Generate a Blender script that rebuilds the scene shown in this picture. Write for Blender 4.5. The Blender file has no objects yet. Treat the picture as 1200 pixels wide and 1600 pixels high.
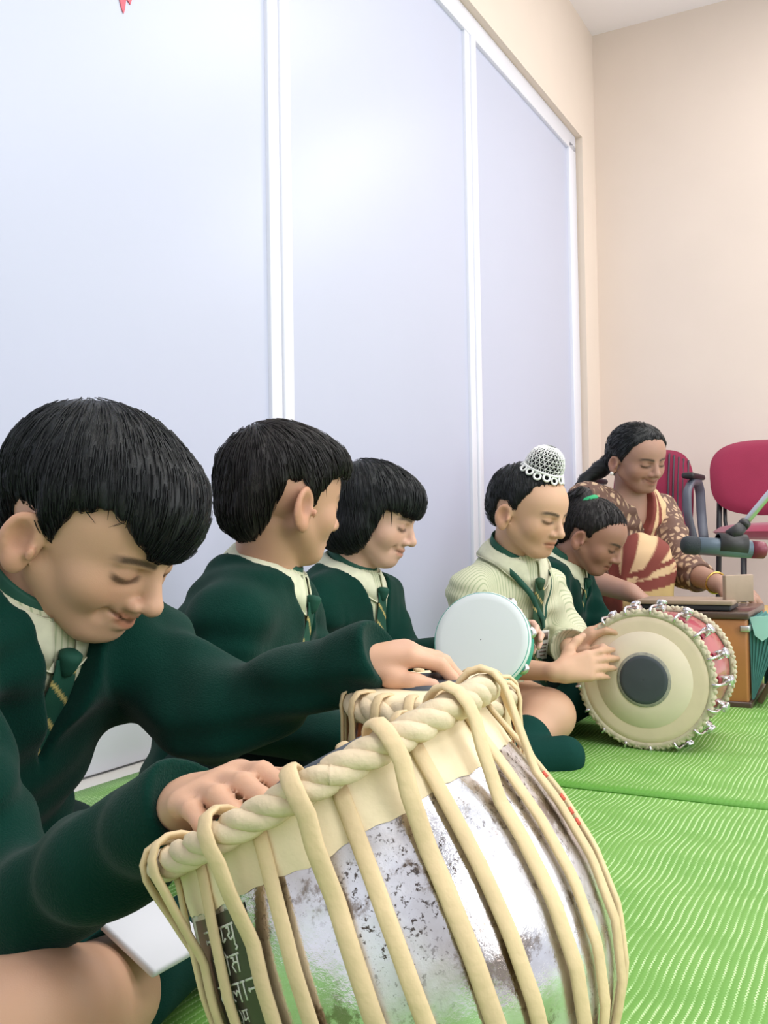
import bpy, math
import numpy as np
from mathutils import Vector, Matrix
from mathutils.bvhtree import BVHTree

# ------------------------------------------------------------------ camera, world, lights, exposure
sc = bpy.context.scene
COL = sc.collection
FPX = 1500.0                       # focal length in pixels of the 1200 x 1600 frame
EYE = np.array([0.0, 0.0, 0.45])
PITCH, ROLL = math.atan(40 / 1500.0), math.radians(0.9)
FW = np.array([0, math.cos(PITCH), math.sin(PITCH)])
_r0 = np.array([1.0, 0, 0]); _u0 = np.cross(_r0, FW)
RT = math.cos(ROLL) * _r0 - math.sin(ROLL) * _u0
UP = math.cos(ROLL) * _u0 + math.sin(ROLL) * _r0

def W(px, py, D):
    """world point at depth D (metres in front of the camera) seen at a place in the photograph"""
    d = FW + RT * (px - 600) / FPX + UP * (800 - py) / FPX
    return EYE + d * (D / d[1])

def unit(v):
    v = np.asarray(v, float)
    return v / np.linalg.norm(v)

cam_data = bpy.data.cameras.new('camera')
cam_data.sensor_fit = 'VERTICAL'
cam_data.sensor_height = 24.0
cam_data.lens = 24.0 * FPX / 1600.0
cam_data.clip_start = 0.02
cam = bpy.data.objects.new('camera', cam_data)
COL.objects.link(cam)
cam.matrix_world = Matrix([[RT[i], UP[i], -FW[i], EYE[i]] for i in range(3)] + [[0, 0, 0, 1]])
sc.camera = cam
sc.view_settings.view_transform = 'Standard'
sc.view_settings.look = 'None'
sc.view_settings.gamma = 1.0
sc.view_settings.use_curve_mapping = False
sc.view_settings.exposure = 0.12

world = bpy.data.worlds.new('room_daylight')
sc.world = world
world.use_nodes = True
bg = world.node_tree.nodes['Background']
bg.inputs[0].default_value = (0.93, 0.95, 1.0, 1)
bg.inputs[1].default_value = 0.80

# the room runs along a wall that leaves the camera at 28.5 degrees
TH = math.radians(28.5)
WU = np.array([math.sin(TH), math.cos(TH), 0.0])     # along the panelled wall, away from the camera
WN = np.array([math.cos(TH), -math.sin(TH), 0.0])    # out of the panelled wall, into the room
WQ = np.array([-0.55, 1.93, 0.0])                    # a point on the foot of the panelled wall

def area_light(name, loc, size, energy, color=(1, 1, 1), target=None, size_y=None):
    l = bpy.data.lights.new(name, 'AREA')
    l.energy = energy; l.color = color; l.size = size
    if size_y:
        l.shape = 'RECTANGLE'; l.size_y = size_y
    o = bpy.data.objects.new(name, l); COL.objects.link(o)
    o.location = loc
    d = Vector((0, 0, -1)) if target is None else (Vector(target) - Vector(loc)).normalized()
    o.rotation_euler = d.to_track_quat('-Z', 'Z' if abs(d.z) < .9 else 'Y').to_euler()
    if target is None:
        o.rotation_euler = (0, 0, -TH)
    return o

def ceil_at(s, w):
    p = WQ + WU * s + WN * w
    return (p[0], p[1], 2.98)
for s_, w_, e_ in ((0.7, 1.5, 15), (2.3, 1.6, 15), (-1.0, 1.6, 17), (0.6, 3.0, 22), (2.2, 3.1, 18), (-1.2, 3.2, 20)):
    area_light('ceiling_lamp_light', ceil_at(s_, w_), 0.9, e_, (1.0, 0.975, 0.95), size_y=0.9)

# unseen fill lights added across the room to brighten upright surfaces
for s_ in (-1.6, 1.0):
    p_ = WQ + WU * s_ + WN * 4.3
    q_ = WQ + WU * (s_ + .2)
    area_light('side_fill_light', (p_[0], p_[1], 1.6), 1.8, 38, (0.97, 0.98, 1.0), target=(q_[0], q_[1], .7), size_y=1.3)

# tube light fixed high on the far wall, to the right of the picture
p_ = WQ + WU * 3.34 + WN * 1.75
q_ = WQ + WU * 1.0 + WN * 1.2
area_light('tube_light_glow', (p_[0], p_[1], 2.42), 1.15, 9, (0.95, 0.97, 1.0), target=(q_[0], q_[1], 1.2), size_y=.07)

# ------------------------------------------------------------------ materials
def lin(r, g, b):
    def f(c):
        c /= 255.0
        return c / 12.92 if c <= 0.04045 else ((c + 0.055) / 1.055) ** 2.4
    return (f(r), f(g), f(b), 1.0)

def mat(name, col, rough=0.6, metal=0.0, spec=0.5, bump=0.0, bscale=200.0, var=0.0, vscale=8.0, sheen=0.0,
        attr=None, coat=0.0, sss=0.0):
    m = bpy.data.materials.new(name); m.use_nodes = True
    nt = m.node_tree; b = nt.nodes['Principled BSDF']
    b.inputs['Base Color'].default_value = col
    b.inputs['Roughness'].default_value = rough
    b.inputs['Metallic'].default_value = metal
    b.inputs['Specular IOR Level'].default_value = spec
    b.inputs['Sheen Weight'].default_value = sheen
    b.inputs['Coat Weight'].default_value = coat
    if sss:
        b.inputs['Subsurface Weight'].default_value = sss
        b.inputs['Subsurface Radius'].default_value = (0.008, 0.004, 0.002)
        b.inputs['Subsurface Scale'].default_value = 1.0
    tc = nt.nodes.new('ShaderNodeTexCoord')
    src = None
    if attr:
        a = nt.nodes.new('ShaderNodeAttribute'); a.attribute_name = attr
        src = a.outputs['Color']
        nt.links.new(src, b.inputs['Base Color'])
    if var:
        n = nt.nodes.new('ShaderNodeTexNoise'); n.inputs['Scale'].default_value = vscale
        n.inputs['Detail'].default_value = 4
        nt.links.new(tc.outputs['Object'], n.inputs['Vector'])
        mr = nt.nodes.new('ShaderNodeMapRange')
        mr.inputs[1].default_value = 0.25; mr.inputs[2].default_value = 0.75
        mr.inputs[3].default_value = 1 - var; mr.inputs[4].default_value = 1 + var
        nt.links.new(n.outputs['Fac'], mr.inputs[0])
        mx = nt.nodes.new('ShaderNodeMix'); mx.data_type = 'RGBA'; mx.blend_type = 'MULTIPLY'
        mx.inputs[0].default_value = 1.0
        if src: nt.links.new(src, mx.inputs[6])
        else: mx.inputs[6].default_value = col
        nt.links.new(mr.outputs[0], mx.inputs[7])
        nt.links.new(mx.outputs[2], b.inputs['Base Color'])
    if bump:
        n = nt.nodes.new('ShaderNodeTexNoise'); n.inputs['Scale'].default_value = bscale
        n.inputs['Detail'].default_value = 3
        nt.links.new(tc.outputs['Object'], n.inputs['Vector'])
        bp = nt.nodes.new('ShaderNodeBump'); bp.inputs['Strength'].default_value = bump
        bp.inputs['Distance'].default_value = 0.002
        nt.links.new(n.outputs['Fac'], bp.inputs['Height'])
        nt.links.new(bp.outputs[0], b.inputs['Normal'])
    return m

def hair_mat(name, col, hi):
    """strands: noise stretched along the direction in which the hair lies (point attribute 'flow')"""
    m = mat(name, col, rough=0.45, spec=0.3)
    nt = m.node_tree; b = nt.nodes['Principled BSDF']
    a = nt.nodes.new('ShaderNodeAttribute'); a.attribute_name = 'flow'
    n = nt.nodes.new('ShaderNodeTexNoise'); n.inputs['Scale'].default_value = 1.0; n.inputs['Detail'].default_value = 5
    n.inputs['Roughness'].default_value = 0.65
    nt.links.new(a.outputs['Vector'], n.inputs['Vector'])
    r = nt.nodes.new('ShaderNodeValToRGB')
    r.color_ramp.elements[0].position = 0.42; r.color_ramp.elements[0].color = col
    r.color_ramp.elements[1].position = 0.75; r.color_ramp.elements[1].color = hi
    nt.links.new(n.outputs['Fac'], r.inputs[0]); nt.links.new(r.outputs[0], b.inputs['Base Color'])
    bp = nt.nodes.new('ShaderNodeBump'); bp.inputs['Strength'].default_value = 0.6; bp.inputs['Distance'].default_value = 0.004
    nt.links.new(n.outputs['Fac'], bp.inputs['Height']); nt.links.new(bp.outputs[0], b.inputs['Normal'])
    return m

# ------------------------------------------------------------------ object helpers
def tag(o, label, cat, group=None, kind=None):
    if label: o['label'] = label
    if cat: o['category'] = cat
    if group: o['group'] = group
    if kind: o['kind'] = kind
    return o

def mesh_obj(name, verts, faces, m, parent=None, origin=(0, 0, 0), smooth=True, attrs=None, label=None, mats=None, mat_idx=None):
    """one mesh object; world coordinates come in, the object's origin is put at origin"""
    verts = np.asarray(verts, float).reshape(-1, 3)
    me = bpy.data.meshes.new(name)
    me.from_pydata((verts - np.asarray(origin)).tolist() if len(verts) < 4000 else (verts - np.asarray(origin)), [], faces)
    me.update()
    for mm in (mats or [m]):
        me.materials.append(mm)
    if mat_idx is not None:
        me.polygons.foreach_set('material_index', np.asarray(mat_idx, np.int32))
    if smooth:
        me.polygons.foreach_set('use_smooth', np.ones(len(me.polygons), bool))
    for k, arr in (attrs or {}).items():
        arr = np.asarray(arr, np.float32)
        if arr.shape[1] == 4:
            at = me.attributes.new(k, 'FLOAT_COLOR', 'POINT'); at.data.foreach_set('color', arr.ravel())
        else:
            at = me.attributes.new(k, 'FLOAT_VECTOR', 'POINT'); at.data.foreach_set('vector', arr.ravel())
    o = bpy.data.objects.new(name, me); COL.objects.link(o)
    if parent is not None:
        o.parent = parent
    else:
        o.location = origin
    if label: o['label'] = label
    return o

def empty(name, loc, label, cat, group=None):
    o = bpy.data.objects.new(name, None); COL.objects.link(o)
    o.empty_display_size = 0.05
    o.location = loc
    return tag(o, label, cat, group)

class MB:
    """collects shapes in world coordinates for ONE mesh"""
    def __init__(s): s.v = []; s.f = []
    def add(s, v, f):
        k = len(s.v); s.v += [tuple(map(float, p)) for p in v]; s.f += [tuple(int(i) + k for i in q) for q in f]
        return s
    def box(s, c, half, M=None, bev=0.0):
        """box with its edges cut by bev; M rows are the box axes"""
        M = np.eye(3) if M is None else np.asarray(M)
        c = np.asarray(c, float); h = np.asarray(half, float)
        if bev <= 0:
            vs = [c + (np.array([x, y, z]) * h) @ M for x in (-1, 1) for y in (-1, 1) for z in (-1, 1)]
            return s.add(vs, [(0, 1, 3, 2), (4, 6, 7, 5), (0, 4, 5, 1), (2, 3, 7, 6), (0, 2, 6, 4), (1, 5, 7, 3)])
        import bmesh
        bm = bmesh.new(); bmesh.ops.create_cube(bm, size=2.0)
        for v in bm.verts: v.co = Vector((v.co.x * h[0], v.co.y * h[1], v.co.z * h[2]))
        bmesh.ops.bevel(bm, geom=bm.edges[:], offset=min(bev, 0.95 * h.min()), segments=3, affect='EDGES', profile=0.5)
        bm.verts.index_update()
        vs = [c + np.array(v.co) @ M for v in bm.verts]
        fs = [[v.index for v in f.verts] for f in bm.faces]
        bm.free()
        return s.add(vs, fs)
    def tube(s, pts, rad, n=10, closed=False, caps=True, flat=None, nrm=None):
        """tube along pts; rad a number or one per point; flat = thickness across / along for straps; nrm = per point normals for the flat side"""
        pts = np.asarray(pts, float); N = len(pts)
        rad = np.full(N, rad, float) if np.isscalar(rad) else np.asarray(rad, float)
        if closed: tg = np.roll(pts, -1, 0) - np.roll(pts, 1, 0)
        else: tg = np.gradient(pts, axis=0)
        tg /= np.linalg.norm(tg, axis=1)[:, None] + 1e-12
        if nrm is None:
            a = np.array([0, 0, 1.0]) if abs(tg[0][2]) < .9 else np.array([1.0, 0, 0])
            fr = []
            u = np.cross(tg[0], a); u /= np.linalg.norm(u)
            for t in tg:
                u = u - t * (u @ t); u /= np.linalg.norm(u); fr.append(u)
            U_ = np.array(fr)
        else:
            U_ = np.asarray(nrm, float); U_ = U_ - tg * np.sum(U_ * tg, 1)[:, None]
            U_ /= np.linalg.norm(U_, axis=1)[:, None] + 1e-12
        V_ = np.cross(tg, U_)
        fl = 1.0 if flat is None else flat
        vs = []
        for i in range(N):
            for k in range(n):
                a = 2 * math.pi * k / n
                vs.append(pts[i] + rad[i] * (fl * math.cos(a) * U_[i] + math.sin(a) * V_[i]))
        fs = []
        R_ = N if closed else N - 1
        for i in range(R_):
            j = (i + 1) % N
            for k in range(n):
                fs.append((i * n + k, i * n + (k + 1) % n, j * n + (k + 1) % n, j * n + k))
        if caps and not closed:
            fs.append(tuple(reversed(range(n)))); fs.append(tuple((N - 1) * n + k for k in range(n)))
        return s.add(vs, fs)
    def lathe(s, c, axis, prof, n=64, e1=None, caps=True):
        """prof: (distance along axis, radius)"""
        axis = unit(axis)
        if e1 is None: e1 = np.cross(axis, [0, 0, 1.0] if abs(axis[2]) < .9 else [1.0, 0, 0])
        e1 = unit(e1 - axis * (np.asarray(e1) @ axis)); e2 = np.cross(axis, e1)
        vs = []
        for t, r in prof:
            for k in range(n):
                a = 2 * math.pi * k / n
                vs.append(np.asarray(c) + axis * t + r * (math.cos(a) * e1 + math.sin(a) * e2))
        fs = []
        for i in range(len(prof) - 1):
            for k in range(n):
                fs.append((i * n + k, i * n + (k + 1) % n, (i + 1) * n + (k + 1) % n, (i + 1) * n + k))
        if caps:
            fs.append(tuple(reversed(range(n)))); fs.append(tuple((len(prof) - 1) * n + k for k in range(n)))
        return s.add(vs, fs)
    def ball(s, c, rad, n=12, M=None):
        M = np.eye(3) if M is None else M
        rad = np.full(3, rad, float) if np.isscalar(rad) else np.asarray(rad, float)
        m = n // 2 + 1
        vs = []; fs = []
        for i in range(m + 1):
            th = math.pi * i / m
            for k in range(n):
                a = 2 * math.pi * k / n
                vs.append(np.asarray(c) + (rad * np.array([math.sin(th) * math.cos(a), math.sin(th) * math.sin(a), math.cos(th)])) @ M)
        for i in range(m):
            for k in range(n):
                fs.append((i * n + k, (i + 1) * n + k, (i + 1) * n + (k + 1) % n, i * n + (k + 1) % n))
        return s.add(vs, fs)
    def obj(s, name, m, parent=None, origin=(0, 0, 0), smooth=True, label=None, sharp=None):
        o = mesh_obj(name, s.v, s.f, m, parent, origin, smooth, label=label)
        if smooth and sharp:
            o.data.set_sharp_from_angle(angle=math.radians(sharp))
        return o

# ------------------------------------------------------------------ smooth solid modelling on a voxel grid
class Vol:
    def __init__(s, lo, hi, h):
        s.lo = np.asarray(lo, float); s.h = float(h)
        s.n = np.ceil((np.asarray(hi) - s.lo) / h).astype(int) + 1
        s.v = np.full(s.n, 1.0, np.float32)
    def region(s, lo, hi):
        i0 = np.clip(np.floor((np.asarray(lo) - s.lo) / s.h).astype(int), 0, s.n)
        i1 = np.clip(np.ceil((np.asarray(hi) - s.lo) / s.h).astype(int) + 1, 0, s.n)
        if np.any(i1 <= i0): return None, None
        sl = tuple(slice(a, b) for a, b in zip(i0, i1))
        g = [((np.arange(i0[k], i1[k]) * s.h + s.lo[k]).astype(np.float32)) for k in range(3)]
        return sl, (g[0][:, None, None], g[1][None, :, None], g[2][None, None, :])
    def put(s, sl, d, k, mode):
        a = s.v[sl]
        if mode == 'add':
            if k > 0:
                hh = np.clip(0.5 + 0.5 * (a - d) / k, 0, 1)
                s.v[sl] = a + (d - a) * hh - k * hh * (1 - hh)
            else: s.v[sl] = np.minimum(a, d)
        else:                              # cut
            d = -d
            if k > 0:
                hh = np.clip(0.5 - 0.5 * (a - d) / k, 0, 1)
                s.v[sl] = a + (d - a) * hh + k * hh * (1 - hh)
            else: s.v[sl] = np.maximum(a, d)
    def cone(s, p, q, r1, r2, k=0.01, mode='add'):
        p = np.asarray(p, float); q = np.asarray(q, float); r = max(r1, r2) + k + 2 * s.h
        sl, g = s.region(np.minimum(p, q) - r, np.maximum(p, q) + r)
        if sl is None: return s
        d = q - p; L2 = max(float(d @ d), 1e-9)
        x, y, z = g[0] - np.float32(p[0]), g[1] - np.float32(p[1]), g[2] - np.float32(p[2])
        t = np.clip((x * np.float32(d[0]) + y * np.float32(d[1]) + z * np.float32(d[2])) / np.float32(L2), 0, 1)
        dist = np.sqrt((x - t * np.float32(d[0])) ** 2 + (y - t * np.float32(d[1])) ** 2 + (z - t * np.float32(d[2])) ** 2) - (np.float32(r1) + np.float32(r2 - r1) * t)
        s.put(sl, dist, k, mode); return s
    def chain(s, pts, rs, k=0.01, mode='add'):
        for i in range(len(pts) - 1): s.cone(pts[i], pts[i + 1], rs[i], rs[i + 1], k, mode)
        return s
    def local(s, g, c, M):
        x, y, z = g[0] - np.float32(c[0]), g[1] - np.float32(c[1]), g[2] - np.float32(c[2])
        M = np.asarray(M, np.float32)
        return [M[i, 0] * x + M[i, 1] * y + M[i, 2] * z for i in range(3)]
    def ell(s, c, rad, M=None, k=0.01, mode='add'):
        M = np.eye(3) if M is None else np.asarray(M); c = np.asarray(c, float); rad = np.asarray(rad, np.float32)
        ext = np.sqrt(((M * rad[:, None]) ** 2).sum(0)) + k + 2 * s.h
        sl, g = s.region(c - ext, c + ext)
        if sl is None: return s
        l = s.local(g, c, M)
        k0 = np.sqrt((l[0] / rad[0]) ** 2 + (l[1] / rad[1]) ** 2 + (l[2] / rad[2]) ** 2)
        k1 = np.sqrt((l[0] / rad[0] ** 2) ** 2 + (l[1] / rad[1] ** 2) ** 2 + (l[2] / rad[2] ** 2) ** 2) + 1e-6
        s.put(sl, k0 * (k0 - 1) / k1, k, mode); return s
    def box(s, c, half, M=None, rnd=0.005, k=0.005, mode='add'):
        M = np.eye(3) if M is None else np.asarray(M); c = np.asarray(c, float); half = np.asarray(half, np.float32)
        ext = (np.abs(M) * half[:, None]).sum(0) + k + 2 * s.h
        sl, g = s.region(c - ext, c + ext)
        if sl is None: return s
        l = s.local(g, c, M)
        q = [np.abs(l[i]) - half[i] + rnd for i in range(3)]
        d = np.sqrt(sum(np.maximum(a, 0) ** 2 for a in q)) + np.minimum(np.maximum(np.maximum(q[0], q[1]), q[2]), 0) - rnd
        s.put(sl, d, k, mode); return s
    def fun(s, lo, hi, fn, k=0.005, mode='cut'):
        """fn(gx, gy, gz) -> distance on the box lo..hi"""
        sl, g = s.region(lo, hi)
        if sl is None: return s
        s.put(sl, fn(*g).astype(np.float32), k, mode); return s
    def wrinkle(s, amp, wl, seed=0):
        rs = np.random.RandomState(seed)
        g = [((np.arange(s.n[k]) * s.h + s.lo[k]).astype(np.float32)) for k in range(3)]
        x, y, z = g[0][:, None, None], g[1][None, :, None], g[2][None, None, :]
        for o in range(3):
            k1 = rs.normal(size=3); k1 *= 2 * math.pi / (wl * (0.75 + 0.4 * o)) / np.linalg.norm(k1)
            k2 = rs.normal(size=3); k2 *= 2 * math.pi / (wl * 2.3) / np.linalg.norm(k2)
            ph = rs.uniform(0, 6.28, 2)
            s.v += np.float32(amp / 1.7) * np.sin(np.float32(k1[0]) * x + np.float32(k1[1]) * y + np.float32(k1[2]) * z + np.float32(ph[0])
                                                  + 1.6 * np.sin(np.float32(k2[0]) * x + np.float32(k2[1]) * y + np.float32(k2[2]) * z + np.float32(ph[1])))
        return s
    def mesh(s, smooth=2, keep=True):
        v = s.v
        v[0] = v[-1] = 1; v[:, 0] = v[:, -1] = 1; v[:, :, 0] = v[:, :, -1] = 1
        ins = v < 0
        c = np.zeros(tuple(np.array(ins.shape) - 1), np.uint8)
        for dx in (0, 1):
            for dy in (0, 1):
                for dz in (0, 1):
                    c += ins[dx:dx + c.shape[0], dy:dy + c.shape[1], dz:dz + c.shape[2]]
        act = (c > 0) & (c < 8)
        ijk = np.argwhere(act)
        idx = np.full(c.shape, -1, np.int32); idx[act] = np.arange(len(ijk))
        cor = np.array([(a, b, d) for a in (0, 1) for b in (0, 1) for d in (0, 1)])
        vals = np.stack([v[ijk[:, 0] + a, ijk[:, 1] + b, ijk[:, 2] + d] for a, b, d in cor], 1)
        acc = np.zeros((len(ijk), 3)); cnt = np.zeros(len(ijk))
        for i in range(8):
            for j in range(i + 1, 8):
                if np.abs(cor[i] - cor[j]).sum() != 1: continue
                m_ = (vals[:, i] < 0) != (vals[:, j] < 0)
                a, b = vals[m_, i].astype(float), vals[m_, j].astype(float)
                t = (a / (a - b))[:, None]
                acc[m_] += cor[i] * (1 - t) + cor[j] * t; cnt[m_] += 1
        P_ = s.lo + (ijk + acc / cnt[:, None]) * s.h
        F_ = []
        for ax in range(3):
            A = [slice(None)] * 3; B = [slice(None)] * 3
            A[ax] = slice(0, -1); B[ax] = slice(1, None)
            ch = ins[tuple(A)] != ins[tuple(B)]
            e = np.argwhere(ch)
            o1, o2 = (ax + 1) % 3, (ax + 2) % 3
            e = e[(e[:, o1] > 0) & (e[:, o2] > 0) & (e[:, o1] < c.shape[o1]) & (e[:, o2] < c.shape[o2])]
            q = []
            for a, b in ((1, 1), (0, 1), (0, 0), (1, 0)):
                t = e.copy(); t[:, o1] -= a; t[:, o2] -= b
                q.append(idx[t[:, 0], t[:, 1], t[:, 2]])
            q = np.stack(q, 1)
            flip = ~ins[e[:, 0], e[:, 1], e[:, 2]]
            q[flip] = q[flip][:, ::-1]
            F_.append(q)
        F_ = np.concatenate(F_)
        F_ = F_[(F_ >= 0).all(1)]
        if keep and len(F_):               # drop stray crumbs: keep the large connected pieces
            lab = np.arange(len(P_))
            while True:
                mn = lab[F_].min(1); new = lab.copy()
                for k in range(4): np.minimum.at(new, F_[:, k], mn)
                new = new[new]
                if (new == lab).all(): break
                lab = new
            u_, cn = np.unique(lab, return_counts=True)
            good = np.isin(lab, u_[cn > 0.04 * len(P_)])
            if not good.all():
                mp = np.cumsum(good) - 1
                F_ = mp[F_[good[F_].all(1)]]; P_ = P_[good]
        for _ in range(smooth):
            nb = np.zeros_like(P_); ct = np.zeros(len(P_))
            for a, b in ((0, 1), (1, 2), (2, 3), (3, 0)):
                for ii, jj in ((a, b), (b, a)):
                    for k in range(3): nb[:, k] += np.bincount(F_[:, ii], weights=P_[F_[:, jj], k], minlength=len(P_))
                    ct += np.bincount(F_[:, ii], minlength=len(P_))
            P_ = 0.5 * P_ + 0.5 * nb / np.maximum(ct, 1)[:, None]
        return P_, F_

def axes(fwd, up=(0, 0, 1)):
    """rows: right, forward, up"""
    f = unit(fwd); r = unit(np.cross(f, up)); u = np.cross(r, f)
    return np.array([r, f, u])
def rot(v, axis, ang):
    axis = unit(axis); v = np.asarray(v, float)
    return v * math.cos(ang) + np.cross(axis, v) * math.sin(ang) + axis * (axis @ v) * (1 - math.cos(ang))
def facing(psi, pitch, roll=0.0):
    """head or chest axes: psi = degrees from +X towards the camera, pitch = degrees down, roll = degrees onto its right side"""
    p, q = math.radians(psi), math.radians(pitch)
    M = axes((math.cos(q) * math.cos(p), -math.cos(q) * math.sin(p), -math.sin(q)))
    if roll:
        a = math.radians(roll)
        r = math.cos(a) * M[0] - math.sin(a) * M[2]; u = math.cos(a) * M[2] + math.sin(a) * M[0]
        M = np.array([r, M[1], u])
    return M

# ------------------------------------------------------------------ people: heads, hair, hands, bodies, clothes
def sstep(a, b, x):
    t = np.clip((x - a) / (b - a), 0, 1)
    return t * t * (3 - 2 * t)

def head_solid(V, o, M, s, f):
    """skull, face and ears; M rows right/forward/up, s = chin-to-crown height; f = face options"""
    o = np.asarray(o, float)
    w = f.get('wide', 1.0)
    def L(x, y, z): return o + s * (np.array([x * w, y, z]) @ M)
    def E(c, r, k=0.04, mode='add', A=None):
        V.ell(L(*c), np.array([r[0] * w, r[1], r[2]]) * s, M if A is None else A @ M, k * s, mode)
    def Cn(a, b, r1, r2, k=0.04, mode='add'): V.cone(L(*a), L(*b), r1 * s, r2 * s, k * s, mode)
    E((0, -.05, .12), (.37, .46, .38), 0.0)
    E((0, .10, -.10), (.30, .29, .34), .08)
    E((0, .15, .12), (.29, .25, .22), .06)                     # forehead
    E((0, .215, -.385), (.135, .13, .105), .07)                # chin
    for sd in (-1, 1):
        Cn((sd * .25, -.02, -.20), (sd * .09, .2, -.39), .085, .085, .07)    # jaw
        E((sd * .165, .2, -.14), (.135, .125, .13), .06)       # cheek
    E((0, .26, -.27), (.15, .095, .12), .05)                   # mouth mound
    for sd in (-1, 1):
        E((sd * .15, .415, -.035), (.10, .075, .06), .05, 'cut')             # eye socket
        E((sd * .14, .285, -.04), (.088, .085, .066), .012)    # eyeball under its lid
        Cn((sd * .06, .385, .025), (sd * .21, .325, .03), .022, .016, .035)  # brow
    nl = f.get('nose', 1.0)
    Cn((0, .365, .03), (0, .37 + .075 * nl, -.165), .03, .046, .04)          # nose
    E((0, .375 + .065 * nl, -.172), (.054, .054, .048), .025)
    for sd in (-1, 1):
        E((sd * .058, .385, -.19), (.04, .055, .035), .018)
        E((sd * .028, .415, -.222), (.016, .022, .014), .01, 'cut')
    E((0, .345, -.272), (.088, .05, .03), .02)                 # upper lip
    E((0, .335, -.325), (.075, .05, .034), .02)                # lower lip
    sm = f.get('smile', 0.0)
    for sd in (-1, 1):
        Cn((0, .40, -.298), (sd * .11, .325, -.298 + sm * .045), .011, .009, .012, 'cut')
        if sm: E((sd * .142, .30, -.265), (.013, .024, .03), .05, 'cut')
    # ears
    er = f.get('ear', 1.0)
    for sd in ((-1, 1) if er > 0 else ()):
        A = np.array([[math.cos(.45), -sd * -math.sin(.45), 0], [-sd * math.sin(.45), math.cos(.45), 0], [0, 0, 1.0]])
        A = np.array([rot(A[0], (1, 0, 0), -.15), rot(A[1], (1, 0, 0), -.15), rot(A[2], (1, 0, 0), -.15)])
        c = np.array((sd * .395, -.07, -.075))
        E(c, (.035, .105 * er, .155 * er), .03, 'add', A)
        E(c + np.array((0, .01, -.125 * er)), (.03, .05, .05), .03, 'add', A)
        E(c + np.array((sd * .048, .022, .025)), (.056, .066 * er, .100 * er), .012, 'cut', A)
        E(c + np.array((sd * .008, .088 * er, -.03)), (.018, .020, .04), .02, 'add', A)
    return L

def paint_head(P_, o, M, s, f, skin):
    l = (P_ - np.asarray(o)) @ np.asarray(M).T / s
    x, y, z = np.abs(l[:, 0]) / f.get('wide', 1.0), l[:, 1], l[:, 2]
    col = np.tile(np.asarray(skin, float), (len(P_), 1))
    near = (np.linalg.norm(l, axis=1) < .75)
    def blend(mk, c):
        mk = np.clip(mk, 0, 1) * near
        col[:] = col * (1 - mk[:, None]) + np.asarray(c)[None, :] * mk[:, None]
    sk = np.asarray(skin)
    front = sstep(.12, .2, y)
    # cheeks and ears a little redder
    blend(.25 * np.exp(-((x - .19) / .1) ** 2 - ((z + .15) / .1) ** 2) * front, sk * np.array([1.1, .8, .75, 1]))
    blend(.3 * sstep(.36, .41, x) * sstep(-.2, -.15, y), sk * np.array([1.05, .75, .68, 1]))
    lip = np.array(f.get('lip', (sk[0] * .8, sk[1] * .52, sk[2] * .5, 1)))
    sm = f.get('smile', 0.0)
    zl = z - sm * .045 * (x / .11) ** 1.5
    blend(.8 * (1 - sstep(.07, .115, x)) * (1 - sstep(.024, .05, np.abs(zl + .30))) * sstep(.26, .3, y), lip)
    blend(.75 * (1 - sstep(.095, .125, x)) * (1 - sstep(.004, .014, np.abs(zl + .298))) * sstep(.22, .28, y), sk * np.array([.3, .22, .22, 1]))
    dark = np.array([.012, .009, .008, 1])
    xe = np.abs(l[:, 0])
    blend(.45 * (1 - sstep(.03, .09, np.abs(z + .055))) * (1 - sstep(.02, .06, np.abs(y + .055))) * sstep(.34, .37, xe), sk * np.array([.55, .38, .34, 1]))
    b0 = f.get('brow', 1.0)
    zb = .028 + .018 * np.sin(np.clip((x - .05) / .2, 0, 1) * 2.6)
    blend(.85 * b0 * sstep(.03, .06, x) * (1 - sstep(.21, .26, x)) * (1 - sstep(.008, .026, np.abs(z - zb))) * front, dark)
    ez = f.get('lid', -.065)                                   # the lash line of a lowered lid
    zc = ez - .012 + .35 * (x - .14) ** 2 / .1
    blend(.85 * (1 - sstep(.06, .09, np.abs(x - .145))) * (1 - sstep(.008, .024, np.abs(z - zc))) * front, dark)
    blend(.3 * (1 - sstep(.05, .1, np.abs(x - .14))) * (1 - sstep(.03, .07, np.abs(z + .045))) * front, sk * np.array([.55, .45, .42, 1]))
    return col

def vnormals(P_, F_):
    a, b, c, d = (P_[F_[:, i]] for i in range(4))
    n = np.cross(c - a, d - b)
    N = np.zeros_like(P_)
    for i in range(4):
        for k in range(3): N[:, k] += np.bincount(F_[:, i], weights=n[:, k], minlength=len(P_))
    return N / (np.linalg.norm(N, axis=1)[:, None] + 1e-12)

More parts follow.
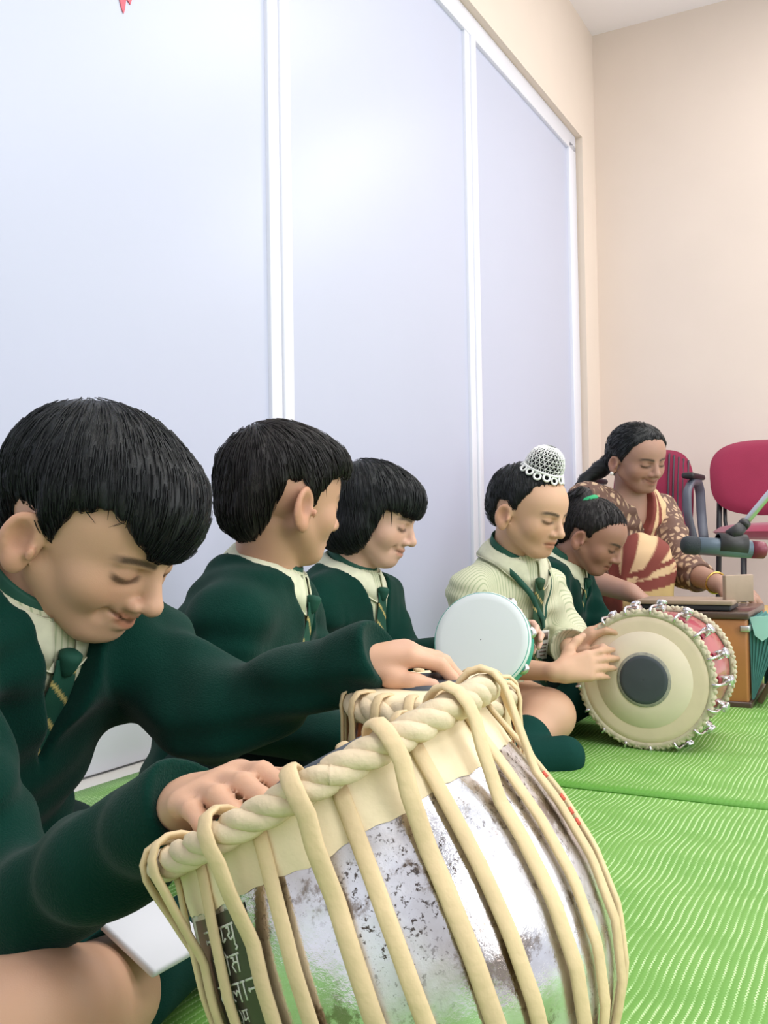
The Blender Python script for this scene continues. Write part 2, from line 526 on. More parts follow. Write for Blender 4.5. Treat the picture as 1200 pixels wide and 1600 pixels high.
def hair_mesh(o, M, s, hs, h):
    """a head of hair: hull ellipsoids, cut off along a hairline table (angle from the face's front -> height)"""
    o = np.asarray(o, float); M = np.asarray(M)
    lo, hi = o - 1.0 * s, o + 1.0 * s
    V = Vol(lo, hi, h)
    for c, r, k in hs['hull']:
        V.ell(o + s * (np.asarray(c, float) @ M), np.asarray(r, float) * s, M, k * s)
    for a, b, r1, r2, k in hs.get('locks', []):
        V.cone(o + s * (np.asarray(a, float) @ M), o + s * (np.asarray(b, float) @ M), r1 * s, r2 * s, k * s)
    ang = np.array([a for a, _, _ in hs['line']], float); zz = np.array([b for _, b, _ in hs['line']]); tt = np.array([t for _, _, t in hs['line']])
    sl, g = V.region(lo, hi)
    l = V.local(g, o, M)
    x, y, z = [a / s for a in l]
    x, y, z = np.broadcast_arrays(x, y, z)
    signed = hs.get('signed', False)
    ph = np.degrees(np.arctan2(x if signed else np.abs(x), y + .05))
    zh = np.interp(ph, ang, zz) + hs.get('jag', .012) * (np.sin(np.radians(ph) * 23 + x * 3 + 1.5 * np.sin(np.radians(ph) * 9)) + .6 * np.sin(np.radians(ph) * 61 + 1 + 2 * x + np.sin(np.radians(ph) * 17)))
    tp = np.interp(ph, ang, tt)
    d = V.v / s + tp * np.exp(-np.maximum(z - zh, 0) / .10)
    for fn in hs.get('cuts', []): d = np.maximum(d, fn(x, y, z))
    k = .03; d2 = (zh - z) * .9
    hh = np.clip(0.5 - 0.5 * (d - d2) / k, 0, 1)
    V.v = ((d + (d2 - d) * hh + k * hh * (1 - hh)) * s).astype(np.float32)
    P_, F_ = V.mesh(1)
    ax = unit(np.asarray(hs.get('whorl', (0, -.55, .8))))
    def flow(P_):
        q = (P_ - o) @ M.T / s
        q = q / (np.linalg.norm(q, axis=1)[:, None] + 1e-9)
        e1 = unit(np.cross(ax, (1.0, 0.2, 0))); e2 = np.cross(ax, e1)
        a = np.arctan2(q @ e2, q @ e1); pol = np.arccos(np.clip(q @ ax, -1, 1))
        a = a + hs.get('swirl', .5) * pol
        return a, pol
    a, pol = flow(P_)
    N = vnormals(P_, F_)
    rs = np.random.RandomState(hs.get('seed', 3))
    dd = np.zeros(len(a))
    for fq, am in ((5, .5), (11, .45), (23, .4), (47, .25)):
        dd += am * np.sin(a * fq + rs.uniform(0, 6.28) + 1.8 * np.sin(pol * 4 + rs.uniform(0, 6)) + .8 * np.sin(a * 3 + pol * 7))
    P_ = P_ + N * (dd * hs.get('lock', .010) * s * sstep(.15, .6, pol))[:, None]
    # single strands over the mass, longer than it at the hairline
    bvh = BVHTree.FromPolygons(P_.tolist(), F_.tolist())
    ns = hs.get('strands', 2200); st_ = 6
    pick = rs.choice(len(P_), ns); extra_v, extra_f, extra_a, extra_p = [], [], [], []
    for si in pick:
        if pol[si] < .03: continue
        rad_ = unit(P_[si] - o)
        if rad_ @ N[si] < .45: continue
        p = P_[si].copy(); nn = N[si].copy(); Ls = s * rs.uniform(*hs.get('slen', (.09, .22))); wdt = hs.get('sw', .0011) * rs.uniform(.6, 1.2); lift = rs.uniform(.0004, .0030)
        row = []
        for j in range(st_):
            q = (p - o) @ M.T; q = q / (np.linalg.norm(q) + 1e-9)
            tdir = q * (q @ ax) - ax                                   # away from the whorl
            sw = np.cross(ax, q) * -hs.get('swirl', .5) * .5
            dw = (tdir + sw) @ M; dw = dw - nn * (dw @ nn); dw /= np.linalg.norm(dw) + 1e-9
            u = j / (st_ - 1)
            side = np.cross(dw, nn); ww = wdt * (1 - u) ** .6 + .00012
            row.append((p + nn * (lift * (1 - .5 * u)), side * ww, nn * ww))
            p = p + dw * (Ls / (st_ - 1))
            loc, n2, _i, dist = bvh.find_nearest(Vector(p))
            if loc is not None:
                n2 = np.array(n2)
                if n2 @ nn > .55 and dist < .012: p = np.array(loc); nn = n2
        base = len(P_) + len(extra_v); av, pv_ = a[si] + rs.normal() * .25, pol[si]
        for c_, sd_, n_ in row:
            extra_v += [c_ - sd_, c_ + sd_, c_ + n_ * .9]; extra_a += [av] * 3; extra_p += [pv_] * 3
        for j in range(st_ - 1):
            b0 = base + 3 * j
            for k0, k1 in ((0, 1), (1, 2), (2, 0)): extra_f.append((b0 + k0, b0 + k1, b0 + 3 + k1, b0 + 3 + k0))
    if extra_v:
        P_ = np.concatenate([P_, np.array(extra_v)]); F_ = np.concatenate([F_, np.array(extra_f)])
        a = np.concatenate([a, extra_a]); pol = np.concatenate([pol, extra_p])
    K = hs.get('K', 11.0)
    fl = np.stack([np.cos(a) * K * np.sin(np.minimum(pol, 1.57)), np.sin(a) * K * np.sin(np.minimum(pol, 1.57)), pol * 1.1], 1)
    return P_, F_, fl

def hand_solid(V, hd, sc_):
    """palm, four bent fingers and a thumb; hd: w wrist, d direction, n back-of-hand normal, side 'R'/'L'"""
    w = np.asarray(hd['w'], float); d = unit(hd['d']); n = np.asarray(hd['n'], float); n = unit(n - d * (n @ d))
    sd = np.cross(n, d) if hd['side'] == 'R' else np.cross(d, n)     # towards the thumb
    c = sc_
    offs = [.027, .009, -.009, -.026]; lens = [(.036, .023, .019), (.040, .026, .020), (.037, .024, .020), (.029, .018, .018)]
    palm = [.078, .080, .076, .070]
    sp = hd.get('spread', .06)
    curls = hd.get('curls', [(.3, .5, .3)] * 4)
    V.cone(w - d * .01 * c, w + d * .02 * c, .021 * c, .019 * c, .012 * c)
    tips = []
    for i in range(4):
        k = w + d * palm[i] * c + sd * offs[i] * c
        V.cone(w + d * .016 * c + sd * offs[i] * .55 * c, k, .0155 * c, .0118 * c, .014 * c)
        di = unit(d + sd * sp * (1.5 - i))
        p = k; ang = 0.0
        rr = [.0103, .0092, .0083, .0070] if i < 3 else [.0090, .0080, .0073, .0062]
        for j in range(3):
            ang += curls[i][j]
            q = p + (di * math.cos(ang) - n * math.sin(ang)) * lens[i][j] * c
            V.cone(p, q, rr[j] * c, rr[j + 1] * c, .0035 * c)
            p = q
        tips.append(p)
    t0 = w + d * .018 * c + sd * .018 * c - n * .006 * c
    ta, tb, tn = hd.get('thumb', (.62, .70, -.25))                   # along d, along the thumb side, along n
    td = unit(d * ta + sd * tb + n * tn)
    t1 = t0 + td * .038 * c
    td2 = unit(td + d * hd.get('tbend', .35)); t2 = t1 + td2 * .03 * c
    td3 = unit(td2 + d * hd.get('tbend', .35)); t3 = t2 + td3 * .022 * c
    V.chain([t0, t1, t2, t3], [.0155 * c, .0125 * c, .0108 * c, .0085 * c], .008 * c)
    return tips + [t3]

def torso_points(sp):
    nb, pv = np.asarray(sp['nb'], float), np.asarray(sp['pelvis'], float)
    T = sp['T']; k = sp.get('k', 1.0)
    bow = sp.get('bow', .02)
    up = unit(nb - pv)
    back = -T[1]; back = unit(back - up * (back @ up))
    ch = nb - up * .115 * k + back * bow * .6
    be = pv + (nb - pv) * .38 + back * bow
    return nb, pv, ch, be, np.array([T[0], -back, up]), k

def torso_solid(V, sp, t, wd=1.0):
    nb, pv, ch, be, A, k = torso_points(sp)
    V.ell(ch, (( .112 * wd * k + t), (.078 * k + t), (.125 * k + t)), A, .0)
    V.ell(be, ((.105 * wd * k + t), (.085 * k + t), (.125 * k + t)), A, .05)
    V.ell(pv + np.array([0, 0, .0]), ((.128 * wd * k + t), (.105 * k + t), (.088 * k + t)), axes((A[1][0], A[1][1], 0)), .04)
    for sh in (sp['shR'], sp['shL']):
        V.cone(nb - A[2] * .052 * k, sh, .047 * k + t, .045 * k + t, .035)
    V.cone(nb - A[2] * .055 * k, nb - A[2] * .022 * k, .056 * k + t, .047 * k + t, .03)

def arm_solid(V, sh, el, wr, t, r=(.047, .040, .040, .030), k=.02, to=1.0):
    sh, el, wr = (np.asarray(a, float) for a in (sh, el, wr))
    V.cone(sh, el, r[0] + t, r[1] + t, k)
    if to > 0: V.cone(el, el + (wr - el) * to, r[2] + t, r[2] + (r[3] - r[2]) * to + t, k)

def bounds(pts, m):
    p = np.array(pts, float)
    return p.min(0) - m, p.max(0) + m

def strip(name, path, nrm, side, width, thick, m, parent, origin, cf=None, label=None, nu=7):
    """a band of cloth along path; side = across directions, nrm = outward normals, cf(u, v metres along) -> colour"""
    path = np.asarray(path, float); n = len(path)
    nrm = np.asarray(nrm, float); side = np.asarray(side, float)
    wv = np.full(n, width) if np.isscalar(width) else np.asarray(width, float)
    ds = np.concatenate([[0], np.cumsum(np.linalg.norm(np.diff(path, axis=0), axis=1))])
    vs, cs, fs = [], [], []
    for lay in (1, -1):
        for i in range(n):
            for j in range(nu):
                u = j / (nu - 1) - .5
                vs.append(path[i] + side[i] * u * wv[i] + nrm[i] * (lay * thick * .5 * (1 - (2 * u) ** 6 * .7)))
                cs.append(cf(u * wv[i], ds[i]) if cf else (1, 1, 1, 1))
    o2 = n * nu
    for i in range(n - 1):
        for j in range(nu - 1):
            a = i * nu + j
            fs.append((a, a + 1, a + nu + 1, a + nu)); fs.append((o2 + a, o2 + a + nu, o2 + a + nu + 1, o2 + a + 1))
    for i in range(n - 1):
        for j in (0, nu - 1):
            a = i * nu + j; q = (a, a + nu, o2 + a + nu, o2 + a)
            fs.append(q if j == 0 else q[::-1])
    for j in range(nu - 1):
        fs.append((j, o2 + j, o2 + j + 1, j + 1)); a = (n - 1) * nu + j
        fs.append((a, a + 1, o2 + a + 1, o2 + a))
    return mesh_obj(name, vs, fs, m, parent, origin, True, {'Col': cs} if cf else None, label)

def collar(sp, m, parent, origin, rn=.050, k=None, drop=.0, label=None, opening=16, width=1.0, bvh=None, lift=.0035):
    """a folded shirt collar around the neck with two points at the front"""
    nb, _, _, _, A, kk = torso_points(sp)
    k = k or kk
    A = sp.get('collarA', A)
    nb = nb + A[2] * sp.get('collar_up', .010)
    vs, fs = [], []
    na, nr = 64, 6
    for i in range(na + 1):
        ph = math.radians(opening + (360 - 2 * opening) * i / na)
        c = (1 + math.cos(ph)) / 2
        fr = max(0.0, c) ** 6
        zt = .020 - .034 * c; rt = rn + .002
        zb = -.016 - .030 * c - .030 * fr * width; rb = rn + (.027 - .006 * c) * width + .004
        dirv = A[0] * math.sin(ph) + A[1] * math.cos(ph)
        prof = [(rt - .004, zt - .012), (rt - .001, zt - .003), (rt + .003, zt), (rt + .008, zt - .005), ((rt + rb) / 2 + .004, (zt + zb) / 2), (rb, zb), (rb - .003, zb + .001)]
        for r_, z_ in prof:
            off = A[0] * (-math.copysign(1, math.sin(ph)) * .010 * fr * ((zt - z_) / .05)) 
            p = nb + (dirv * r_ + A[2] * (z_ + drop)) * k + off
            if bvh is not None:
                for _ in range(2):
                    loc, nn, _i, _d = bvh.find_nearest(Vector(p))
                    if loc is None: break
                    q = (p - np.array(loc)) @ np.array(nn)
                    if q < lift: p = p + np.array(nn) * (lift - q)
            vs.append(p)
    n = len(prof)
    for i in range(na):
        for j in range(n - 1):
            a = i * n + j
            fs.append((a, a + 1, a + n + 1, a + n))
    o = mesh_obj('collar', vs, fs, m, parent, origin, True, label=label)
    md = o.modifiers.new('thickness', 'SOLIDIFY'); md.thickness = .0025; md.offset = 0
    return o

def neck_band(sp, m, parent, origin, rn=.052, name='tie_band'):
    """the tie's band seen inside the collar"""
    nb, _, _, _, A, k = torso_points(sp)
    A = sp.get('collarA', A); nb = nb + A[2] * sp.get('collar_up', .010)
    mb = MB(); pts = []; nr = []
    for i in range(48):
        ph = 2 * math.pi * i / 48; c = (1 + math.cos(ph)) / 2
        dv = A[0] * math.sin(ph) + A[1] * math.cos(ph)
        pts.append(nb + (dv * (rn - .002) + A[2] * (.026 - .040 * c)) * k); nr.append(dv)
    mb.tube(pts, .013 * k, 8, closed=True, flat=.2, nrm=nr)
    return mb.obj(name, m, parent, origin)

def tie(sp, bvh, m, parent, origin, length=.2, cf=None, w0=.026, w1=.05, x0=0.0, lift=.006):
    """knot and blade lying on the chest (points found on the garment below)"""
    nb, pv, ch, be, A, k = torso_points(sp)
    path, nr, sd = [], [], []
    for i in range(64):
        z = -.038 - length * i / 63
        org = nb + (A[2] * z + A[0] * x0 + A[1] * .17) * k
        hit = bvh.ray_cast(Vector(org), Vector(-A[1]))
        p = np.array(hit[0]) if hit[0] is not None else (path[-1] - A[2] * length / 63 * k if path else nb + (A[2] * z + A[1] * .06) * k)
        path.append(p + A[1] * lift); nr.append(A[1]); sd.append(A[0])
    path = np.array(path)
    for _ in range(14): path[1:-1] = .5 * path[1:-1] + .25 * (path[2:] + path[:-2])
    wv = np.array([w0 + (w1 - w0) * min(1, i / 50) for i in range(64)]) * k
    o = strip('tie', path, nr, sd, wv, .004, m, parent, origin, cf, nu=17)
    mb = MB()
    c = path[0] + A[1] * .003
    mb.lathe(c + A[2] * .010 * k, -A[2], [(0, .007 * k), (.003 * k, .0115 * k), (.008 * k, .0115 * k), (.018 * k, .009 * k), (.025 * k, .0065 * k), (.027 * k, .003 * k)], 20)
    ko = mb.obj('tie_knot', m, o, origin)
    if cf:
        at = ko.data.attributes.new('Col', 'FLOAT_COLOR', 'POINT')
        arr = np.array([cf(0, 0.02) for _ in ko.data.vertices], np.float32); at.data.foreach_set('color', arr.ravel())
    return o

def tie_colours(base, gold, period=.036, gw=.004, slope=1.0, ph=0.0):
    base, gold = np.asarray(base), np.asarray(gold)
    def cf(u, v):
        t = ((v + slope * u + ph) % period)
        m_ = 1.0 if t < gw else 0.0
        return tuple(base * (1 - m_) + gold * m_)
    return cf

def default_legs(sp):
    """cross-legged on the floor"""
    pv = np.asarray(sp['pelvis'], float); k = sp.get('k', 1.0)
    f = np.array([sp['T'][1][0], sp['T'][1][1], 0]); f = unit(f); r = np.array([f[1], -f[0], 0])
    g = lambda a, b, z: np.array([pv[0], pv[1], 0]) + (f * a + r * b) * k + np.array([0, 0, z * k])
    return dict(hipR=g(.0, .07, .09), kneeR=g(.25, .165, .135), ankR=g(.24, -.06, .05), toeR=g(.20, -.15, .045),
                hipL=g(.0, -.07, .09), kneeL=g(.25, -.165, .135), ankL=g(.17, .07, .05), toeL=g(.13, .15, .045))

def legs_solid(V, lg, k, t=0.0, part='all'):
    for s_ in 'RL':
        hip, kn, an, toe = (np.asarray(lg[n + s_], float) for n in ('hip', 'knee', 'ank', 'toe'))
        if part == 'all':
            V.cone(hip, kn, .068 * k, .05 * k, .03)
            V.cone(kn, an, .05 * k, .031 * k, .02)
            V.cone(an, toe, .032 * k, .024 * k, .02)
        elif part == 'shorts':
            V.cone(hip, hip + (kn - hip) * lg.get('hem', .62), .074 * k + t, .066 * k + t, .03)
        elif part == 'socks':
            a = kn + (an - kn) * lg.get('sock', .45)
            V.cone(a, an, (.050 + (.031 - .05) * lg.get('sock', .45)) * k + t, .031 * k + t, .01)
            V.cone(an, toe, .034 * k + t, .027 * k + t, .02)

def make_body(sp, h, mt, label, name='person'):
    """the person's whole body as one surface; returns root object and tips of the fingers"""
    lg = sp['legs']; k = sp.get('k', 1.0)
    pts = [sp['head'][0] + .5 * sp['head'][2] * sp['head'][1][2], sp['head'][0] + .6 * sp['head'][2] * sp['head'][1][1],
           sp['head'][0] - .55 * sp['head'][2] * sp['head'][1][1], sp['nb'], sp['pelvis'], sp['shR'], sp['shL'], sp['elR'], sp['elL']]
    for q in ('kneeR', 'kneeL', 'ankR', 'ankL', 'toeR', 'toeL'): pts.append(lg[q])
    for hd in sp['hands']: pts += [hd['w'], np.asarray(hd['w']) + unit(hd['d']) * .15 * sp['hk']]
    lo, hi = bounds(pts, .10)
    lo[2] = max(lo[2], -.01)
    V = Vol(lo, hi, h)
    o, M, s = sp['head']
    torso_solid(V, sp, -.012)
    for sd in 'RL':
        wr = sp['wr' + sd]
        arm_solid(V, sp['sh' + sd], sp['el' + sd], wr, -.006 if k < 1.1 else .0, r=sp.get('armr', (.040, .033, .033, .0235)), k=.012)
    legs_solid(V, lg, k)
    nb, pv, ch, be, A, _ = torso_points(sp)
    nr = sp.get('neckr', .046)
    V.cone(o + s * (np.array([0, -.13, -.18]) @ M), nb - A[2] * .02, nr * 1.02, nr, .02)
    V2 = None
    head_solid(V, o, M, s, sp['face'])
    tips = []
    for hd in sp['hands']: tips.append(hand_solid(V, hd, sp['hk']))
    P_, F_ = V.mesh(sp.get('smooth', 2))
    col = paint_head(P_, o, M, s, sp['face'], sp['skin'])
    for tp in tips:                                              # paler nails and finger ends
        for t in tp:
            d = np.linalg.norm(P_ - t, axis=1)
            mk = (.35 * (1 - sstep(.006, .013 * sp['hk'], d)))[:, None]
            col = col * (1 - mk) + np.asarray(sp.get('tip', (.55, .34, .27, 1)))[None] * mk
    org = (pv[0], pv[1], 0.0)
    root = mesh_obj(name, P_, F_, mt, None, org, True, {'Col': col})
    tag(root, label, 'person')
    return root, org

def grid_obj(V, name, m, parent, org, smooth=2, attrs=None, label=None, keep=True):
    P_, F_ = V.mesh(smooth, keep)
    at = {k_: fn(P_) for k_, fn in (attrs or {}).items()}
    return mesh_obj(name, P_, F_, m, parent, org, True, at, label), P_, F_

def v_cut(V, sp, zv, slope=.55, hole=.056, k=.006, tip=0.0):
    """neck hole and V opening of a sweater, in chest axes"""
    nb, _, _, _, A, kk = torso_points(sp)
    o = nb
    def fn(x, y, z):
        l = V.local((x, y, z), o, A)
        a = math.atan(slope)
        we = np.maximum(np.maximum((np.abs(l[0]) - (l[2] + zv) * slope) * math.cos(a), -l[1] + .01), np.maximum(l[1] - .135 * kk, l[2] - .06))
        ho = np.maximum(np.sqrt(l[0] ** 2 + l[1] ** 2) - (hole + .35 * np.maximum(l[2], 0)), -.028 - l[2])
        return np.minimum(we, ho)
    V.fun(o - .25, o + .25, fn, k, 'cut')

# ------------------------------------------------------------------ the room
def wall_pt(s, w, z): 
    p = WQ + WU * s + WN * w
    return np.array([p[0], p[1], z])
AW = np.array([WN, WU, [0, 0, 1.0]])          # rows: out of the wall, along it, up

M_CREAM = mat('cream_wall_paint', lin(222, 207, 194), rough=.75, spec=.2, bump=.06, bscale=60, var=.02, vscale=3)
M_BACK = mat('beige_wall_paint', lin(220, 205, 195), rough=.75, spec=.2, bump=.06, bscale=60, var=.02, vscale=3)
M_CEIL = mat('white_ceiling_paint', lin(244, 238, 242), rough=.9, spec=.1)
M_PANEL = mat('white_laminate', lin(188, 192, 212), rough=.32, spec=.3, var=.01, vscale=2)
M_ALU = mat('white_aluminium', lin(226, 227, 238), rough=.25, spec=.6)
M_FLOOR = mat('pale_floor_tile', lin(214, 212, 206), rough=.35, spec=.4, var=.04, vscale=6)

S_END, Z_TOP, S_COR, CEIL = 3.19, 2.42, 3.41, 3.03
def wbox(mb, s0, s1, w0, w1, z0, z1, bev=0.0):
    return mb.box(wall_pt((s0 + s1) / 2, (w0 + w1) / 2, (z0 + z1) / 2), ((w1 - w0) / 2, (s1 - s0) / 2, (z1 - z0) / 2), AW, bev)
mb = MB()
wbox(mb, -4.0, S_COR + .1, -.20, .045, Z_TOP, CEIL)             # wall above the partition
wbox(mb, S_END, S_COR + .1, -.20, .045, 0, Z_TOP)               # the narrow pier in the corner
tag(mb.obj('wall_left', M_CREAM, smooth=False), None, None, kind='structure')
mb = MB(); wbox(mb, S_COR, S_COR + .15, -.3, 4.2, -.05, CEIL)
tag(mb.obj('wall_back', M_BACK, smooth=False), None, None, kind='structure')
mb = MB(); wbox(mb, -4.0, S_COR + .15, -.3, 4.2, CEIL, CEIL + .1)
tag(mb.obj('ceiling', M_CEIL, smooth=False), None, None, kind='structure')
mb = MB(); wbox(mb, -4.0, S_COR + .15, -.3, 4.2, -.12, -.004)
tag(mb.obj('floor', M_FLOOR, smooth=False), None, None, kind='structure')
edges = [-1.95, -.66, .598, 1.865, 3.11]
for i in range(4):
    mb = MB(); wbox(mb, edges[i] + .01, edges[i + 1] - .01, -.03, 0, .10, 2.34)
    o = mb.obj('wall_panel', M_PANEL, smooth=False)
    tag(o, None, None, kind='structure')
n_tr = 0
def trim(mb):
    global n_tr
    n_tr += 1
    tag(mb.obj('trim_%d' % n_tr, M_ALU, smooth=True, sharp=30), None, None, kind='structure')
for e in edges[1:4]:
    mb = MB()
    wbox(mb, e - .046, e + .0, -.03, .012, .0, 2.37, .003)
    wbox(mb, e + .001, e + .045, -.03, .020, .0, 2.37, .006)
    trim(mb)
mb = MB(); wbox(mb, 3.07, 3.175, -.03, .016, 0, 2.37, .004); trim(mb)
mb = MB(); wbox(mb, -2.0, 3.175, -.03, .016, 2.335, 2.42, .004); trim(mb)
mb = MB(); wbox(mb, -2.0, 3.175, -.03, .014, 0.0, .10, .004)
tag(mb.obj('baseboard_left', M_ALU, smooth=True, sharp=30), None, None, kind='structure')

# the red mark at the top of the panel
M_RED = mat('red_paint', lin(214, 96, 112), rough=.6)
def decal():
    pts = [(-.030, 1.62), (-.012, 1.585), (-.004, 1.572), (.004, 1.580), (.012, 1.568), (.022, 1.585), (.028, 1.58), (.036, 1.558), (.042, 1.549), (.046, 1.56),
           (.050, 1.585), (.062, 1.578), (.070, 1.60), (.085, 1.64), (.08, 1.70), (.03, 1.73), (-.02, 1.70)]
    v = [wall_pt(s + .005, .0005, z) for s, z in pts] + [wall_pt(s + .005, .0025, z) for s, z in pts]
    n = len(pts)
    f = [tuple(range(n)), tuple(range(2 * n - 1, n - 1, -1))] + [(i, n + i, n + (i + 1) % n, (i + 1) % n) for i in range(n)]
    o = mesh_obj('wall_sticker', v, f, M_RED, smooth=False, origin=tuple(wall_pt(.03, 0, 1.56)))
    tag(o, 'small red sticker with dripping lower edge on the white wall panel', 'sticker')

# green woven mats
def mat_cloth():
    m = bpy.data.materials.new('green_woven_plastic'); m.use_nodes = True
    nt = m.node_tree; b = nt.nodes['Principled BSDF']
    b.inputs['Roughness'].default_value = .5; b.inputs['Specular IOR Level'].default_value = .3
    tc = nt.nodes.new('ShaderNodeTexCoord'); sx = nt.nodes.new('ShaderNodeSeparateXYZ')
    a = nt.nodes.new('ShaderNodeAttribute'); a.attribute_name = 'flow'      # x across the lines, y along, z = 0 at plain borders
    nt.links.new(a.outputs['Vector'], sx.inputs[0])
    def math_(op, i0, i1=None, i2=None):
        n = nt.nodes.new('ShaderNodeMath'); n.operation = op
        for k, i in enumerate((i0, i1, i2)):
            if i is None: continue
            if isinstance(i, (int, float)): n.inputs[k].default_value = i
            else: nt.links.new(i, n.inputs[k])
        return n.outputs[0]
    def noise(scale, detail=2):
        n = nt.nodes.new('ShaderNodeTexNoise'); n.inputs['Scale'].default_value = scale; n.inputs['Detail'].default_value = detail
        nt.links.new(a.outputs['Vector'], n.inputs['Vector']); return n.outputs['Fac']
    nz = noise(9)
    braid = math_('MULTIPLY', math_('SINE', math_('MULTIPLY', sx.outputs[1], 2 * math.pi / .0052)), .00075)
    wob = math_('MULTIPLY', math_('SUBTRACT', nz, .5), .0075)
    x = math_('ADD', math_('ADD', sx.outputs[0], wob), braid)
    ph = math_('FRACT', math_('DIVIDE', x, .0087))
    tri = math_('ABSOLUTE', math_('SUBTRACT', ph, .5))
    line = nt.nodes.new('ShaderNodeMapRange'); line.inputs[1].default_value = .06; line.inputs[2].default_value = .115
    line.inputs[3].default_value = 1; line.inputs[4].default_value = 0
    nt.links.new(tri, line.inputs[0])
    n2 = noise(16, 3)
    fade = nt.nodes.new('ShaderNodeMapRange'); fade.inputs[1].default_value = .40; fade.inputs[2].default_value = .52; fade.inputs[3].default_value = .35
    nt.links.new(n2, fade.inputs[0])
    fac = math_('MULTIPLY', math_('MULTIPLY', line.outputs[0], fade.outputs[0]), sx.outputs[2])
    g = nt.nodes.new('ShaderNodeMix'); g.data_type = 'RGBA'
    g.inputs[6].default_value = lin(94, 150, 62); g.inputs[7].default_value = lin(122, 170, 84)
    nt.links.new(noise(7, 3), g.inputs[0])
    bd = nt.nodes.new('ShaderNodeMix'); bd.data_type = 'RGBA'                     # the plain woven border
    nt.links.new(sx.outputs[2], bd.inputs[0]); bd.inputs[6].default_value = lin(92, 152, 58); nt.links.new(g.outputs[2], bd.inputs[7])
    g = bd
    w = nt.nodes.new('ShaderNodeMix'); w.data_type = 'RGBA'
    nt.links.new(math_('MULTIPLY', fac, .85), w.inputs[0]); nt.links.new(g.outputs[2], w.inputs[6]); w.inputs[7].default_value = lin(206, 240, 178)
    nt.links.new(w.outputs[2], b.inputs['Base Color'])
    bp = nt.nodes.new('ShaderNodeBump'); bp.inputs['Strength'].default_value = .5; bp.inputs['Distance'].default_value = .001
    nt.links.new(tri, bp.inputs['Height']); nt.links.new(bp.outputs[0], b.inputs['Normal'])
    return m
M_MAT = mat_cloth()
def floor_mat(s0, s1, w0, w1, z, label, seed, step=.022):
    ns, nw = int((s1 - s0) / step), int((w1 - w0) / .05)
    rs = np.random.RandomState(seed); ph = rs.uniform(0, 6.28, 6)
    S, Wd = np.meshgrid(np.linspace(s0, s1, ns + 1), np.linspace(w0, w1, nw + 1), indexing='ij')
    Z = z + .0022 * (1 + np.sin(S * 2 * math.pi / .17 + 1.2 * np.sin(Wd * 2.2 + ph[0]) + ph[1])) + .0012 * (1 + np.sin(S * 2 * math.pi / .31 + Wd * 2 + ph[2]))
    edge = np.minimum(np.minimum(S - s0, s1 - S), np.minimum(Wd - w0, w1 - Wd))
    Z = z + (Z - z) * sstep(0, .05, edge)
    P_ = WQ[None, None, :] + WU * S[..., None] + WN * Wd[..., None]; P_[..., 2] = Z
    idx = np.arange((ns + 1) * (nw + 1)).reshape(ns + 1, nw + 1)
    F_ = np.stack([idx[:-1, :-1], idx[:-1, 1:], idx[1:, 1:], idx[1:, :-1]], -1).reshape(-1, 4)
    border = sstep(.030, .036, np.minimum(S - s0, s1 - S))
    fl = np.stack([Wd, S, border], -1).reshape(-1, 3)
    c = WQ + WU * (s0 + s1) / 2 + WN * (w0 + w1) / 2
    o = mesh_obj('floor_mat', P_.reshape(-1, 3), F_, M_MAT, None, (c[0], c[1], 0), True, {'flow': fl})
    md = o.modifiers.new('thickness', 'SOLIDIFY'); md.thickness = .002; md.offset = -1
    tag(o, label, 'mat')

# ------------------------------------------------------------------ the big silver drum
BY_C = W(512, 1203, .605)
BS = .86
BY_V = unit(BY_C - EYE)
BY_AX = .45 * RT - .89 * UP
BY_AX = unit(BY_AX - BY_V * (BY_AX @ BY_V) * .985)    # from the head down into the bowl
BY_E = unit(np.cross(BY_AX, BY_V))
if BY_E[0] < 0: BY_E = -BY_E
BY_F = unit(-np.cross(BY_E, BY_AX))
if BY_F @ BY_V > 0: BY_F = -BY_F                      # towards the camera

M_HIDE = mat('cream_hide', lin(236, 218, 184), rough=.6, spec=.3, bump=.25, bscale=140, var=.10, vscale=30)
M_STRAP = mat('pale_leather_strap', lin(214, 190, 150), rough=.6, spec=.3, bump=.45, bscale=120, var=.14, vscale=22)
M_ROPE = mat('twisted_hide_rope', lin(212, 194, 164), rough=.7, spec=.25, bump=.6, bscale=160, var=.16, vscale=40)
M_SYAHI = mat('dark_tuning_paste', lin(70, 76, 84), rough=.45, spec=.4, var=.08, vscale=40)

